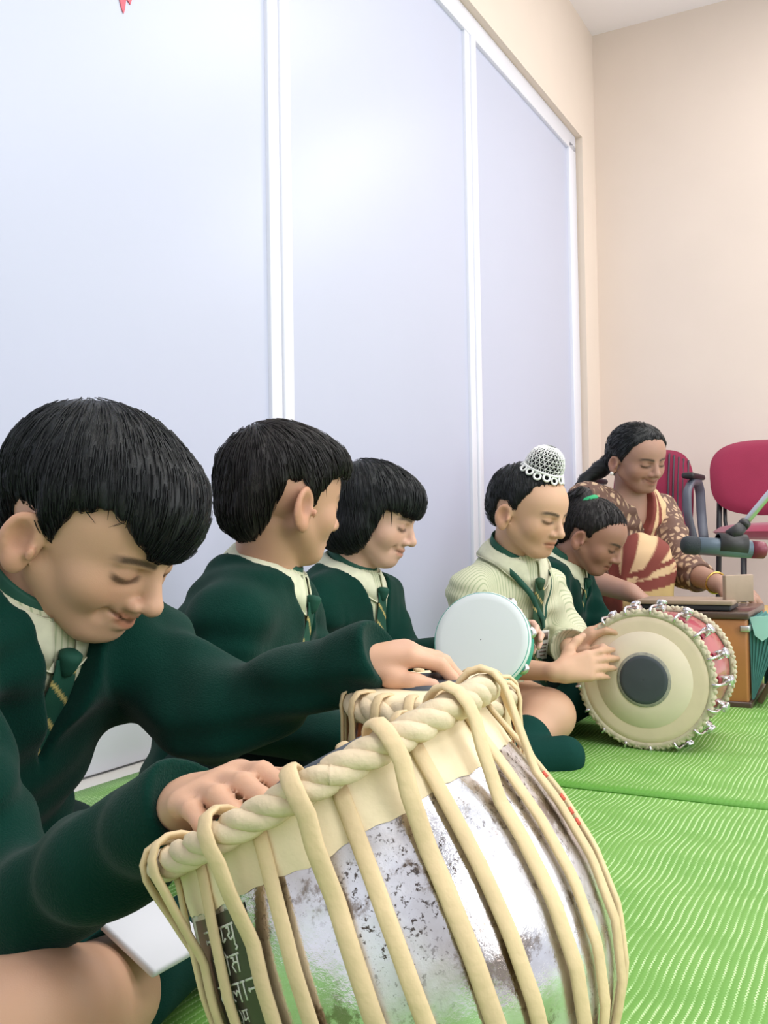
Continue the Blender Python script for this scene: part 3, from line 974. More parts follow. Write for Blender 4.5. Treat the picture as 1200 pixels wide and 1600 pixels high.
def tarnished():
    m = bpy.data.materials.new('tarnished_chrome'); m.use_nodes = True
    nt = m.node_tree; b = nt.nodes['Principled BSDF']
    b.inputs['Metallic'].default_value = 1.0
    tc = nt.nodes.new('ShaderNodeTexCoord')
    def noise(scale, detail, lo, hi, rough=.55):
        n = nt.nodes.new('ShaderNodeTexNoise'); n.inputs['Scale'].default_value = scale; n.inputs['Detail'].default_value = detail; n.inputs['Roughness'].default_value = rough
        nt.links.new(tc.outputs['Object'], n.inputs['Vector'])
        r = nt.nodes.new('ShaderNodeMapRange'); r.inputs[1].default_value = lo; r.inputs[2].default_value = hi
        nt.links.new(n.outputs['Fac'], r.inputs[0]); return r.outputs[0]
    def mix(f, a, c):
        n = nt.nodes.new('ShaderNodeMix'); n.data_type = 'RGBA'
        nt.links.new(f, n.inputs[0])
        for k, q in ((6, a), (7, c)):
            if isinstance(q, tuple): n.inputs[k].default_value = q
            else: nt.links.new(q, n.inputs[k])
        return n.outputs[2]
    def mul(a, c):
        n = nt.nodes.new('ShaderNodeMath'); n.operation = 'MULTIPLY'
        for k, q in enumerate((a, c)):
            if isinstance(q, float): n.inputs[k].default_value = q
            else: nt.links.new(q, n.inputs[k])
        return n.outputs[0]
    zone = noise(11, 4, .46, .56); speck = noise(300, 3, .56, .63, .7); patch = noise(30, 7, .555, .61, .72)
    c = mix(noise(14, 5, .42, .62), lin(238, 238, 246), lin(196, 190, 188))
    c = mix(mul(zone, speck), c, lin(92, 84, 80))
    c = mix(mul(patch, .75), c, lin(128, 112, 98))
    nt.links.new(c, b.inputs['Base Color'])
    rg = nt.nodes.new('ShaderNodeMapRange'); rg.inputs[3].default_value = .09; rg.inputs[4].default_value = .50
    nt.links.new(noise(20, 5, .40, .62), rg.inputs[0]); nt.links.new(rg.outputs[0], b.inputs['Roughness'])
    bp = nt.nodes.new('ShaderNodeBump'); bp.inputs['Strength'].default_value = .25; bp.inputs['Distance'].default_value = .001
    nt.links.new(noise(46, 6, .3, .7, .7), bp.inputs['Height']); nt.links.new(bp.outputs[0], b.inputs['Normal'])
    return m

def twisted_ring(c, e1, e2, ax, R_, r_, strands, turns, n=420, name='rope', m=None, parent=None, org=(0, 0, 0), k=8):
    mb = MB()
    for q in range(strands):
        pts = []
        for i in range(n):
            a = 2 * math.pi * i / n; b = 2 * math.pi * (turns * i / n + q / strands)
            rd = e1 * math.cos(a) + e2 * math.sin(a)
            pts.append(c + rd * (R_ + r_ * .48 * math.cos(b)) + ax * (r_ * .48 * math.sin(b)))
        mb.tube(np.array(pts), r_ * .66, k, closed=True)
    return mb.obj(name, m or M_ROPE, parent, org)

BY_PROF_T = np.array([0, .02, .05, .09, .13, .17, .205, .235, .255, .268])
BY_PROF_R = np.array([.119, .122, .129, .137, .140, .135, .120, .095, .066, .05])
def by_r(t): return float(np.interp(t, np.linspace(0, .268, 80), np.interp(np.linspace(0, .268, 80), BY_PROF_T, BY_PROF_R)))
def by_pt(ph, t, off=0.0, r=None):
    r = (by_r(t) if r is None else r) + off
    return BY_C + BY_AX * t + r * (BY_F * math.cos(ph) + BY_E * math.sin(ph))
def by_out(ph): return BY_F * math.cos(ph) + BY_E * math.sin(ph)

def smooth_prof(T, R_, n=60):
    t = np.linspace(T[0], T[-1], n); r = np.interp(t, T, R_)
    for _ in range(6): r[1:-1] = .5 * r[1:-1] + .25 * (r[2:] + r[:-2])
    return list(zip(t, r))

def big_drum():
    foot = BY_C + BY_AX * .268
    org = (foot[0], foot[1], foot[2])
    mb = MB(); mb.lathe(BY_C, BY_AX, smooth_prof(BY_PROF_T, BY_PROF_R), 128, BY_F)
    root = empty('tabla_drum', org, 'large silver metal drum with leather straps tilted in the foreground', 'drum')
    mb.obj('bowl', tarnished(), root, org, sharp=50)
    mb = MB(); mb.lathe(BY_C, BY_AX, [(-.004, .002), (-.005, .06), (-.005, .105), (-.002, .118), (.004, .122)], 96, BY_F, caps=False)
    mb.obj('drum_head', M_HIDE, root, org)
    c2 = BY_C + BY_F * .028
    mb = MB(); mb.lathe(c2, -BY_AX, [(.003, .045), (.0075, .043), (.0095, .036), (.010, .001)], 48, BY_F, caps=False)
    mb.obj('tuning_paste', M_SYAHI, root, org)
    # hide skirt below the rope, with an uneven lower edge
    vs, fs = [], []; n = 360
    rs = np.random.RandomState(5)
    ed = np.interp(np.arange(n) / n * 28, np.arange(29), np.append(rs.uniform(-.002, .004, 28), 0.0))
    for i in range(n):
        ph = 2 * math.pi * i / n
        tb = .041 + ed[i] + .0004 * math.sin(i * .9) 
        for j in range(5):
            t = .0 + (tb - .0) * j / 4
            vs.append(by_pt(ph, t, .0022 if j < 4 else .0008))
    for i in range(n):
        for j in range(4):
            a = i * 5 + j; b = ((i + 1) % n) * 5 + j
            fs.append((a, a + 1, b + 1, b))
    mesh_obj('hide_skirt', vs, fs, M_HIDE, root, org)
    twisted_ring(BY_C + BY_AX * .003, BY_F, BY_E, BY_AX, .1300, .0098, 3, 15, 720, 'rope', M_ROPE, root, org)
    # straps: one over the rope, one coming out below it, seven pairs seen from here
    step = 2 * math.pi / 14
    for i in range(14):
        p0 = math.radians(-9) + i * step
        mb = MB(); pts = []; nr = []
        for t, r in ((-.005, .112), (-.010, .119), (-.0125, .127), (-.011, .136), (-.004, .1425), (.006, .1445), (.016, .1435)):
            pts.append(by_pt(p0, t, 0, r)); q = unit(by_out(p0) * max(.05, (r - .124) / .02) - BY_AX * max(0, (.02 - abs(t)) / .02 if t < .006 else 0)); nr.append(q)
        for t in np.linspace(.034, .245, 26):
            ph = p0 + math.radians(-11.5) * (t / .22)
            bl = max(0, 1 - (t - .016) / .05)
            pts.append(by_pt(ph, t, 0, max(by_r(t) + .0042, by_r(t) + .0042 + (.1435 - by_r(.016) - .0042) * bl))); nr.append(by_out(ph))
        mb.tube(np.array(pts), .0060, 12, flat=.42, nrm=np.array(nr))
        mb.obj('strap', M_STRAP, root, org)
        mb = MB(); pts = []; nr = []
        for t in np.linspace(.012, .245, 28):
            ph = p0 + math.radians(10.0) + math.radians(-10.5) * (t / .22)
            pts.append(by_pt(ph, t, .0040)); nr.append(by_out(ph))
        mb.tube(np.array(pts), .0054, 12, flat=.42, nrm=np.array(nr))
        mb.obj('strap', M_STRAP, root, org)
    twisted_ring(BY_C + BY_AX * .246, BY_F, BY_E, BY_AX, by_r(.246) + .006, .007, 2, 16, 240, 'bottom_rope', M_ROPE, root, org)
    pl = []; pf = []  # grey patch behind the lettering, painting in a dark reflection on the bowl
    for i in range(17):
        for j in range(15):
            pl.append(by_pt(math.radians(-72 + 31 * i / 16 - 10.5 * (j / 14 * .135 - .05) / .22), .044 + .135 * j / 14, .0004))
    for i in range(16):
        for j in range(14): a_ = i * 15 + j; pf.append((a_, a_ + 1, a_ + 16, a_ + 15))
    mesh_obj('dark_reflection_patch', pl, pf, mat('dark_grey_reflection', lin(84, 82, 74), rough=.3, metal=.6, var=.2, vscale=30), root, org)
    lettering(root, org)
    rs_ = MB()
    for t in (.070, .088, .098, .106):
        ph = math.radians(70) + math.radians(-10.5) * (t / .22)
        rs_.tube(np.array([by_pt(ph, t, .0066), by_pt(ph, t + .0045, .0066)]), .0030, 8, flat=.4, nrm=np.array([by_out(ph)] * 2))
    rs_.obj('red_stitches', mat('red_thread', lin(196, 84, 66), rough=.8), root, org)
    for ch in root.children:                             # the drum is 26 cm across the rope
        me = ch.data
        co = np.empty(len(me.vertices) * 3, np.float32); me.vertices.foreach_get('co', co); me.vertices.foreach_set('co', co * BS); me.update()
    foot = BY_C + (foot - BY_C) * BS; root.location = foot
    # cloth ring it sits on
    ring = MB(); c = np.array([foot[0] - .008, foot[1], .048])
    pts = [c + .078 * np.array([math.cos(a), math.sin(a), 0]) for a in np.linspace(0, 2 * math.pi, 48, endpoint=False)]
    ring.tube(np.array(pts), .046, 14, closed=True)
    o = ring.obj('cushion_ring', mat('red_cushion_cloth', lin(150, 40, 46), rough=.9, bump=.3), None, (c[0], c[1], 0))
    tag(o, 'round red cloth cushion ring under the large silver drum', 'cushion')

def lettering(root, org):
    """the maker's lettering on the bowl, pale strokes"""
    m = mat('pale_lettering', lin(206, 206, 196), rough=.5, spec=.3)
    mb = MB()
    # strokes in letter units: x to the right, y down
    na = [[(0, 0), (1.0, 0)], [(.8, 0), (.8, 1)], [(.15, .5), (.8, .5)], [(.22, .42), (.12, .55), (.25, .62)]]
    ma = [[(0, 0), (1.0, 0)], [(.8, 0), (.8, 1)], [(.25, 0), (.25, .62), (.1, .75), (.3, .8), (.8, .62)]]
    myu = [[(0, 0), (1.5, 0)], [(.2, 0), (.2, .55), (.08, .7), (.25, .75), (.5, .6)], [(1.35, 0), (1.35, 1)], [(.75, .12), (1.0, .1), (1.0, .4), (.8, .5), (1.0, .75), (1.35, .6)], [(1.3, 1.0), (1.5, 1.2), (1.3, 1.32)]]
    sta = [[(0, 0), (1.5, 0)], [(.12, .12), (.42, .12), (.42, .4), (.15, .55), (.45, .9)], [(.42, .4), (.66, .42)], [(1.05, 0), (1.05, .25), (.75, .4), (.72, .75), (1.0, .95), (1.25, .8)]]
    o_m = [[(.3, 0), (.3, 1)], [(.3, 0), (.1, -.35), (.0, -.30)], [(0, 0), (.5, 0)]]
    rsa = [[(0, 0), (1.1, 0)], [(.12, .12), (.42, .12), (.42, .4), (.15, .55), (.45, .95)], [(.42, .4), (.85, .42)], [(.85, 0), (.85, 1)]]
    ta = [[(0, 0), (.9, 0)], [(.75, 0), (.75, 1)], [(.75, .38), (.35, .4), (.2, .65), (.38, .95)]]
    aa = [[(0, 0), (.45, 0)], [(.28, 0), (.28, 1)]]
    la = [[(0, 0), (1.2, 0)], [(1.05, 0), (1.05, 1)], [(1.05, .45), (.8, .35), (.65, .6), (.5, .35), (.25, .4), (.2, .7), (.4, .9)]]
    par = [[(0, -.1), (.22, .25), (.22, .75), (0, 1.15)]]
    dot = [[(0, .85), (.1, .95)]]
    lines = [(-65, .052, .0112, [na, ma, myu], .0), (-62, .069, .0102, [sta, o_m, rsa], .0), (-63, .0845, .0108, [ta, aa, la, aa, na], .0), (-58, .100, .007, [na, dot, par, ma], .0)]
    for deg, t0, sz, glyphs, _ in lines:
        x = 0.0
        for g in glyphs:
            wd = max(p[0] for st in g for p in st)
            for st in g:
                pts = []; nr = []
                for a, b in zip(st[:-1], st[1:]):
                    for u in (0, .5): pts.append((a[0] + (b[0] - a[0]) * u, a[1] + (b[1] - a[1]) * u))
                pts.append(st[-1])
                P3 = []
                for px, py in pts:
                    t = t0 + py * sz; ph = math.radians(deg) + (x + px) * sz / .138 - math.radians(10.5) * ((t - .1) / .22)
                    P3.append(by_pt(ph, t, .0006)); nr.append(by_out(ph))
                mb.tube(np.array(P3), .00095 * sz / .0135, 6, flat=.4, nrm=np.array(nr))
            x += wd + .12
    mb.obj('lettering', m, root, org, label='pale lettering on the bowl')

# ------------------------------------------------------------------ the small wooden drum behind it
DY_C = W(672, 1072, .905)
def small_drum():
    ax = unit(np.array([.03, .04, -1.0]))
    e1 = unit(np.array([0, -1, 0]) - ax * (np.array([0, -1, 0]) @ ax)); e2 = np.cross(e1, ax)
    if e2[0] < 0: e2 = -e2
    R_ = .070
    H = .235
    foot = DY_C + ax * H
    org = (foot[0], foot[1], foot[2])
    root = empty('tabla_drum', org, 'small wooden drum with leather straps behind the large silver drum', 'drum')
    M_WOOD = mat('orange_brown_wood', lin(176, 100, 56), rough=.35, spec=.5, var=.2, vscale=14, coat=.3)
    def rr(t): return .066 + .020 * math.sin(min(1, t / .20) * math.pi * .62)
    mb = MB(); mb.lathe(DY_C, ax, [(t, rr(t)) for t in np.linspace(.006, H, 24)], 72, e1); mb.obj('wooden_body', M_WOOD, root, org, sharp=50)
    mb = MB(); mb.lathe(DY_C, ax, [(-.002, .001), (-.003, .05), (-.003, .066), (.000, .0725), (.006, .074)], 72, e1, caps=False); mb.obj('drum_head', M_HIDE, root, org)
    mb = MB(); mb.lathe(DY_C, -ax, [(.0025, .036), (.006, .034), (.0075, .028), (.008, .001)], 48, e1, caps=False); mb.obj('tuning_paste', M_SYAHI, root, org)
    twisted_ring(DY_C + ax * .012, e1, e2, ax, .071, .0112, 3, 8, 420, 'rope', M_ROPE, root, org)
    n = 16
    for i in range(n):
        p0 = 2 * math.pi * (i + .28) / n
        mb = MB(); pts = []; nr = []
        out = lambda ph: e1 * math.cos(ph) + e2 * math.sin(ph)
        for t, r in ((-.003, .060), (-.0045, .068), (-.004, .076), (.002, .082), (.012, .0842), (.022, .0835)):
            pts.append(DY_C + ax * t + out(p0) * r); nr.append(unit(out(p0) * max(.1, (r - .066) / .016) - ax * max(0, .6 - t / .01)))
        for t in np.linspace(.045, H - .012, 12):
            ph = p0 + math.radians(3 if i % 2 else -3) * t / .2
            pts.append(DY_C + ax * t + out(ph) * (rr(t) + .004 + .008 * max(0, 1 - (t - .022) / .08))); nr.append(out(ph))
        mb.tube(np.array(pts), .0048, 10, flat=.4, nrm=np.array(nr)); mb.obj('strap', M_STRAP, root, org)
        if True:
            mb = MB(); pts = []; nr = []
            for t in np.linspace(.020, H - .012, 12):
                ph = p0 + math.radians(9.5) + math.radians(-2) * t / .2
                pts.append(DY_C + ax * t + out(ph) * (rr(t) + .0035)); nr.append(out(ph))
            mb.tube(np.array(pts), .0042, 8, flat=.4, nrm=np.array(nr)); mb.obj('strap', M_STRAP, root, org)
    ring = MB(); c = np.array([foot[0], foot[1], .034])
    pts = [c + .072 * np.array([math.cos(a), math.sin(a), 0]) for a in np.linspace(0, 2 * math.pi, 48, endpoint=False)]
    ring.tube(np.array(pts), .032, 14, closed=True)
    o = ring.obj('cushion_ring', mat('red_ring_cloth', lin(150, 44, 46), rough=.9, bump=.3), None, (c[0], c[1], 0))
    tag(o, 'round red cloth cushion ring under the small wooden drum', 'cushion')

# ------------------------------------------------------------------ the red two-headed drum
def red_drum():
    C0 = W(1005, 1063, 1.97)
    ax = unit(np.array([math.sin(math.radians(31)), math.cos(math.radians(31)), -.005]))
    e1 = unit(np.array([0, 0, 1.0]) - ax * ax[2]); e2 = np.cross(e1, ax)
    if e2[0] < 0: e2 = -e2
    Lb = .25
    C0 = C0.copy(); C0[2] = .163
    org = (C0[0] + ax[0] * .18, C0[1] + ax[1] * .18, 0)
    root = empty('barrel_drum', org, 'red drum lying on its side, pale head facing out, played by the pale-shirted child', 'drum')
    M_RD = mat('red_lacquer', lin(172, 40, 66), rough=.28, spec=.6, coat=.5, var=.08, vscale=10)
    M_CH = mat('bright_chrome', lin(226, 224, 230), rough=.16, metal=1.0)
    M_SK = mat('pale_drum_skin', lin(232, 212, 186), rough=.6, spec=.3, var=.06, vscale=18)
    M_SK2 = mat('inner_drum_skin', lin(236, 220, 198), rough=.55, spec=.3, var=.05, vscale=18)
    M_BR = mat('braided_hide', lin(196, 186, 160), rough=.7, bump=.6, bscale=120, var=.2, vscale=60)
    mb = MB(); mb.lathe(C0, ax, [(t, .139 - .006 * (t / Lb) ** 2 + .003 * math.sin(math.pi * (t - .02) / (Lb - .04))) for t in np.linspace(.015, Lb - .015, 24)], 72, e1); mb.obj('shell', M_RD, root, org, sharp=50)
    mb = MB(); mb.lathe(C0, -ax, [(.000, .143), (.006, .139), (.008, .128), (.0085, .100)], 80, e1, caps=False); mb.obj('outer_skin', M_SK, root, org)
    mb = MB(); mb.lathe(C0, -ax, [(.0065, .1075), (.0095, .106), (.010, .05), (.010, .001)], 80, e1, caps=False); mb.obj('drum_head', M_SK2, root, org)
    mb = MB(); mb.lathe(C0, -ax, [(.010, .0605), (.0118, .060), (.0121, .052)], 64, e1, caps=False); mb.obj('paste_border', mat('grey_paste_edge', lin(158, 154, 144), rough=.7, var=.3, vscale=120), root, org)
    mb = MB(); mb.lathe(C0, -ax, [(.0112, .0545), (.0132, .053), (.0142, .045), (.0146, .001)], 64, e1, caps=False); mb.obj('tuning_paste', M_SYAHI, root, org)
    mb = MB(); mb.lathe(C0 + ax * Lb, ax, [(.0, .135), (.006, .131), (.008, .12), (.009, .001)], 64, e1, caps=False); mb.obj('back_skin', M_SK, root, org)
    # braided rings at both ends: plaited beads of hide
    for q, cc in enumerate((C0 - ax * .001, C0 + ax * Lb)):
        mb = MB(); n = 78; kq = (1.0, .94)[q]
        for i in range(n):
            a = 2 * math.pi * i / n; rd = e1 * math.cos(a) + e2 * math.sin(a); tg = -e1 * math.sin(a) + e2 * math.cos(a)
            d = unit(tg + ax * (.7 if i % 2 else -.7)); 
            mb.tube(np.array([cc + rd * .1475 * kq - d * .0085, cc + rd * .1515 * kq, cc + rd * .1475 * kq + d * .0085]), [.0045, .0062, .0045], 7)
        pts = np.array([cc + (e1 * math.cos(a) + e2 * math.sin(a)) * .1455 * kq for a in np.linspace(0, 2 * math.pi, 72, endpoint=False)])
        mb.tube(pts, .0078, 10, closed=True)
        mb.obj('braided_ring', M_BR, root, org)
    # hooks, brackets and round bolt caps all around
    n = 17
    for i in range(n):
        a = 2 * math.pi * (i + .30) / n; rd = e1 * math.cos(a) + e2 * math.sin(a); tg = -e1 * math.sin(a) + e2 * math.cos(a)
        hk = MB()
        hk.tube(np.array([C0 + rd * .146 - ax * .010, C0 + rd * .158 - ax * .008, C0 + rd * .163 + ax * .004, C0 + rd * .163 + ax * .03, C0 + rd * .162 + ax * .075]), .0031, 8)
        h_ = hk.obj('tension_hook', M_CH, root, org)
        bk = MB()
        Mx = np.array([tg, ax, rd])
        bk.box(C0 + rd * .152 + ax * .082, (.010, .016, .010), Mx, .004)
        bk.tube(np.array([C0 + rd * .162 + ax * .066, C0 + rd * .162 + ax * .076]), .0068, 12)
        bk.lathe(C0 + rd * .160 + ax * .084, rd, [(0, .009), (.006, .0125), (.010, .012), (.013, .008), (.014, .002)], 18)
        bk.lathe(C0 + rd * .163 + ax * .075, ax, [(0, .006), (.004, .0095), (.012, .0095), (.015, .006)], 6)
        bk.obj('bracket', M_CH, root, org, sharp=40)
    for ch in root.children:                             # 28 cm across the braided ring
        me = ch.data
        co = np.empty(len(me.vertices) * 3, np.float32); me.vertices.foreach_get('co', co); me.vertices.foreach_set('co', co * .925); me.update()

# ------------------------------------------------------------------ harmonium
HM_A = np.array([unit(np.array([.885, -.465, 0])), unit(np.array([.465, .885, 0])), [0, 0, 1.0]])   # rows: right, away, up
HM_C = np.array([.915, 2.44, 0.0])     # near right foot
def harmonium():
    HY = .60                                             # keeps the case 33 cm deep
    def P3(x, y, z): return HM_C + np.array([x, y * HY, z]) @ HM_A
    org = tuple(P3(-.15, .28, 0))
    M_W = mat('orange_varnished_wood', lin(170, 110, 62), rough=.4, spec=.5, var=.16, vscale=9, coat=.25)
    M_D = mat('dark_brown_varnish', lin(74, 54, 44), rough=.35, spec=.5, var=.15, vscale=12, coat=.3)
    M_B = mat('teal_bellows_cloth', lin(84, 140, 136), rough=.7, spec=.3, var=.10, vscale=18)
    M_P = mat('pale_teal_paper', lin(164, 216, 208), rough=.7)
    M_L = mat('grey_brown_board', lin(158, 136, 118), rough=.5, var=.12, vscale=20)
    root = empty('harmonium', org, 'wooden harmonium with teal bellows on the green mat in front of the woman', 'harmonium')
    bx = MB()
    bx.box(P3(-.15, .28, .122), (.15, .28 * HY, .106), HM_A, .006)
    bx.obj('wooden_case', M_W, root, org, sharp=40)
    b2 = MB(); b2.box(P3(-.15, .28, .010), (.158, .175, .010), HM_A, .004); b2.obj('base_board', M_D, root, org, sharp=40)
    b3 = MB(); b3.box(P3(-.15, .28, .237), (.156, .174, .009), HM_A, .004); b3.obj('top_board', M_D, root, org, sharp=40)
    b4 = MB(); b4.box(P3(-.004, .02, .205), (.012, .025, .008), HM_A, .003); b4.obj('latch', mat('steel_latch', lin(200, 200, 200), rough=.3, metal=1), root, org, sharp=40)
    # keys on the woman's side
    kb = MB()
    for i in range(22): kb.box(P3(-.287, .07 + i * .0192, .247), (.028, .0052, .007), HM_A, .0015)
    kb.obj('white_keys', mat('ivory_keys', lin(230, 226, 212), rough=.3), root, org, sharp=40)
    kb = MB()
    for i in range(22):
        if i % 7 not in (2, 6): kb.box(P3(-.275, .0796 + i * .0192, .256), (.016, .0032, .006), HM_A, .0015)
    kb.obj('black_keys', mat('black_keys', lin(24, 24, 26), rough=.3), root, org, sharp=40)
    # flap folded back on the top, with an upright board
    a = np.array([HM_A[0], HM_A[1], HM_A[2]])
    f = MB(); f.box(P3(-.155, .14, .268), (.122, .078, .006), a, .003); f.obj('lid_flap', M_L, root, org, sharp=40)
    f2 = MB(); f2.box(P3(-.155, .14, .255), (.115, .072, .007), a, .003); f2.obj('lid_lining', mat('black_lining', lin(38, 38, 44), rough=.5), root, org, sharp=40)
    f3 = MB(); up = np.array([unit(HM_A[0] * .62 + HM_A[1] * .78), unit(-HM_A[0] * .78 + HM_A[1] * .62), [0, 0, 1.0]])
    f3.box(P3(-.030, .14, .302), (.048, .007, .036), up, .003); f3.obj('music_stand', M_L, root, org, sharp=40)
    # bellows: a fan of folds opening at the top
    nf = 7; vs, fs = [], []
    y0, y1 = .05, .51
    for i in range(2 * nf + 1):
        u = i / (2 * nf); ang = u * math.radians(24)
        ex = .0 if i % 2 == 0 else -.016
        top = np.array([.002 + math.sin(ang) * .20, 0, .022 + math.cos(ang) * .205 + ex]); bot = np.array([.004 + .006 * u, 0, .022])
        for p, yy in ((bot, y0 - ex * .0), (top, y0 - ex), (top, y1 + ex), (bot, y1)):
            vs.append(P3(p[0], yy, p[2]))
    for i in range(2 * nf):
        a_, b_ = i * 4, (i + 1) * 4
        for j in range(3): fs.append((a_ + j, a_ + j + 1, b_ + j + 1, b_ + j))
    bl = mesh_obj('bellows', vs, fs, M_B, root, org, smooth=False)
    md = bl.modifiers.new('thickness', 'SOLIDIFY'); md.thickness = .002
    ang = math.radians(26)
    bd = MB(); Mb = np.array([unit(HM_A[0] * math.cos(ang) - HM_A[2] * math.sin(ang)), HM_A[1], unit(HM_A[0] * math.sin(ang) + HM_A[2] * math.cos(ang))])
    bd.box(P3(.024, .28, .016) + Mb[2] * .108, (.007, .157, .108), Mb, .004); bd.obj('bellows_board', M_D, root, org, sharp=40)
    pp = MB(); Mp = np.array([HM_A[0], HM_A[1], HM_A[2]])
    pv = [P3(.004, .046, .232), P3(.052, .034, .238), P3(.062, .030, .195), P3(.034, .034, .172), P3(.016, .040, .186)]
    pv2 = [p - HM_A[1] * .004 for p in pv]
    mesh_obj('paper_patch', pv + pv2, [(0, 1, 2, 3, 4), (9, 8, 7, 6, 5)] + [(i, 5 + i, 5 + (i + 1) % 5, (i + 1) % 5) for i in range(5)], M_P, root, org, smooth=False)

# ------------------------------------------------------------------ microphone
def microphone():
    a, b = W(1064, 851, 1.93), W(1196, 860, 1.93)
    d = unit(b - a); L_ = np.linalg.norm(b - a)
    M_G = mat('grey_blue_mic_metal', lin(96, 110, 124), rough=.4, spec=.5, metal=.3)
    M_H = mat('dark_mic_mesh', lin(40, 46, 54), rough=.7, bump=.8, bscale=900)
    M_K = mat('black_plastic', lin(44, 42, 44), rough=.5)
    M_S = mat('brushed_steel', lin(200, 202, 204), rough=.28, metal=1.0)
    M_RC = mat('dark_red_collar', lin(120, 40, 60), rough=.4)
    root = empty('microphone', tuple(a), 'grey microphone with dark head held level above the harmonium', 'microphone')
    h = MB(); h.lathe(a, d, [(0, .004), (.002, .012), (.006, .0165), (.012, .0185), (.030, .0190), (.034, .0178), (.036, .012)], 32); h.obj('mic_head', M_H, root, tuple(a))
    h = MB(); h.lathe(a, d, [(.034, .012), (.035, .0178), (.09, .0185), (L_ - .03, .0180), (L_ - .028, .010)], 32); h.obj('handle', M_G, root, tuple(a))
    h = MB(); h.lathe(a, d, [(L_ - .0285, .010), (L_ - .0285, .0180), (L_ - .004, .0172), (L_, .013), (L_, .002)], 32); h.obj('end_cap', M_RC, root, tuple(a))
    sub = W(1143, 851, 1.93); top = W(1160, 822, 1.93)
    st_org = (W(1395, 520, 2.15)[0], W(1395, 520, 2.15)[1], 0.0)
    st = empty('microphone_stand', st_org, 'steel boom stand arm reaching in with a black clip around the microphone', 'stand')
    h = MB(); h.lathe(sub - d * .028, d, [(0, .0195), (.0, .0222), (.056, .0222), (.056, .0195)], 32, caps=False)
    h.tube(np.array([sub + np.array([0, 0, .016]), top]), [.016, .011], 14); h.obj('clip', M_K, st, st_org)
    e = W(1395, 540, 2.15)
    h = MB(); h.tube(np.array([top, top + unit(e - top) * .012]), .0115, 14); h.obj('boom_joint', M_K, st, st_org)
    h = MB(); h.tube(np.array([top + unit(e - top) * .008, e]), .0072, 14); h.obj('boom_arm', M_S, st, st_org)
    h = MB(); h.tube(np.array([e, (e[0], e[1], .03)]), .009, 14); h.obj('pole', M_S, st, st_org)
    for q in range(3):
        an = q * 2.094 + .4
        h = MB(); h.tube(np.array([(e[0], e[1], .10), (e[0] + .25 * math.cos(an), e[1] + .25 * math.sin(an), .014)]), .008, 10); h.obj('leg', M_K, st, st_org)

# ------------------------------------------------------------------ chairs by the far wall
M_MAROON = mat('maroon_upholstery', lin(142, 44, 72), rough=.9, spec=.2, bump=.3, bscale=500, sheen=.3, var=.06, vscale=12)
M_CHB = mat('black_chair_metal', lin(38, 38, 42), rough=.4, spec=.5)
def cushion(name, c, half, M, m, parent, org, power=3.2, puff=.25):
    """a padded board with rounded outline; half: (width, height, thickness), M rows the same axes"""
    vs, fs = [], []; n, r = 56, 10
    for sgn in (1, -1):
        for j in range(r + 1):
            u = j / r
            for k in range(n):
                a = 2 * math.pi * k / n; ca, sa = math.cos(a), math.sin(a)
                x = math.copysign(abs(ca) ** (2 / power), ca); y = math.copysign(abs(sa) ** (2 / power), sa)
                e = 1 - u * u * u * u
                z = sgn * (half[2] * (math.sqrt(max(0, 1 - u ** 6)) * (1 - puff) + puff * (1 - u * u)))
                vs.append(c + np.array([x * half[0] * u, y * half[1] * u, z]) @ M)
    m_ = (r + 1) * n
    for sg in (0, 1):
        for j in range(r):
            for k in range(n):
                q = [sg * m_ + j * n + k, sg * m_ + (j + 1) * n + k, sg * m_ + (j + 1) * n + (k + 1) % n, sg * m_ + j * n + (k + 1) % n]
                fs.append(tuple(q if sg == 0 else q[::-1]))
    return mesh_obj(name, vs, fs, m, parent, org)
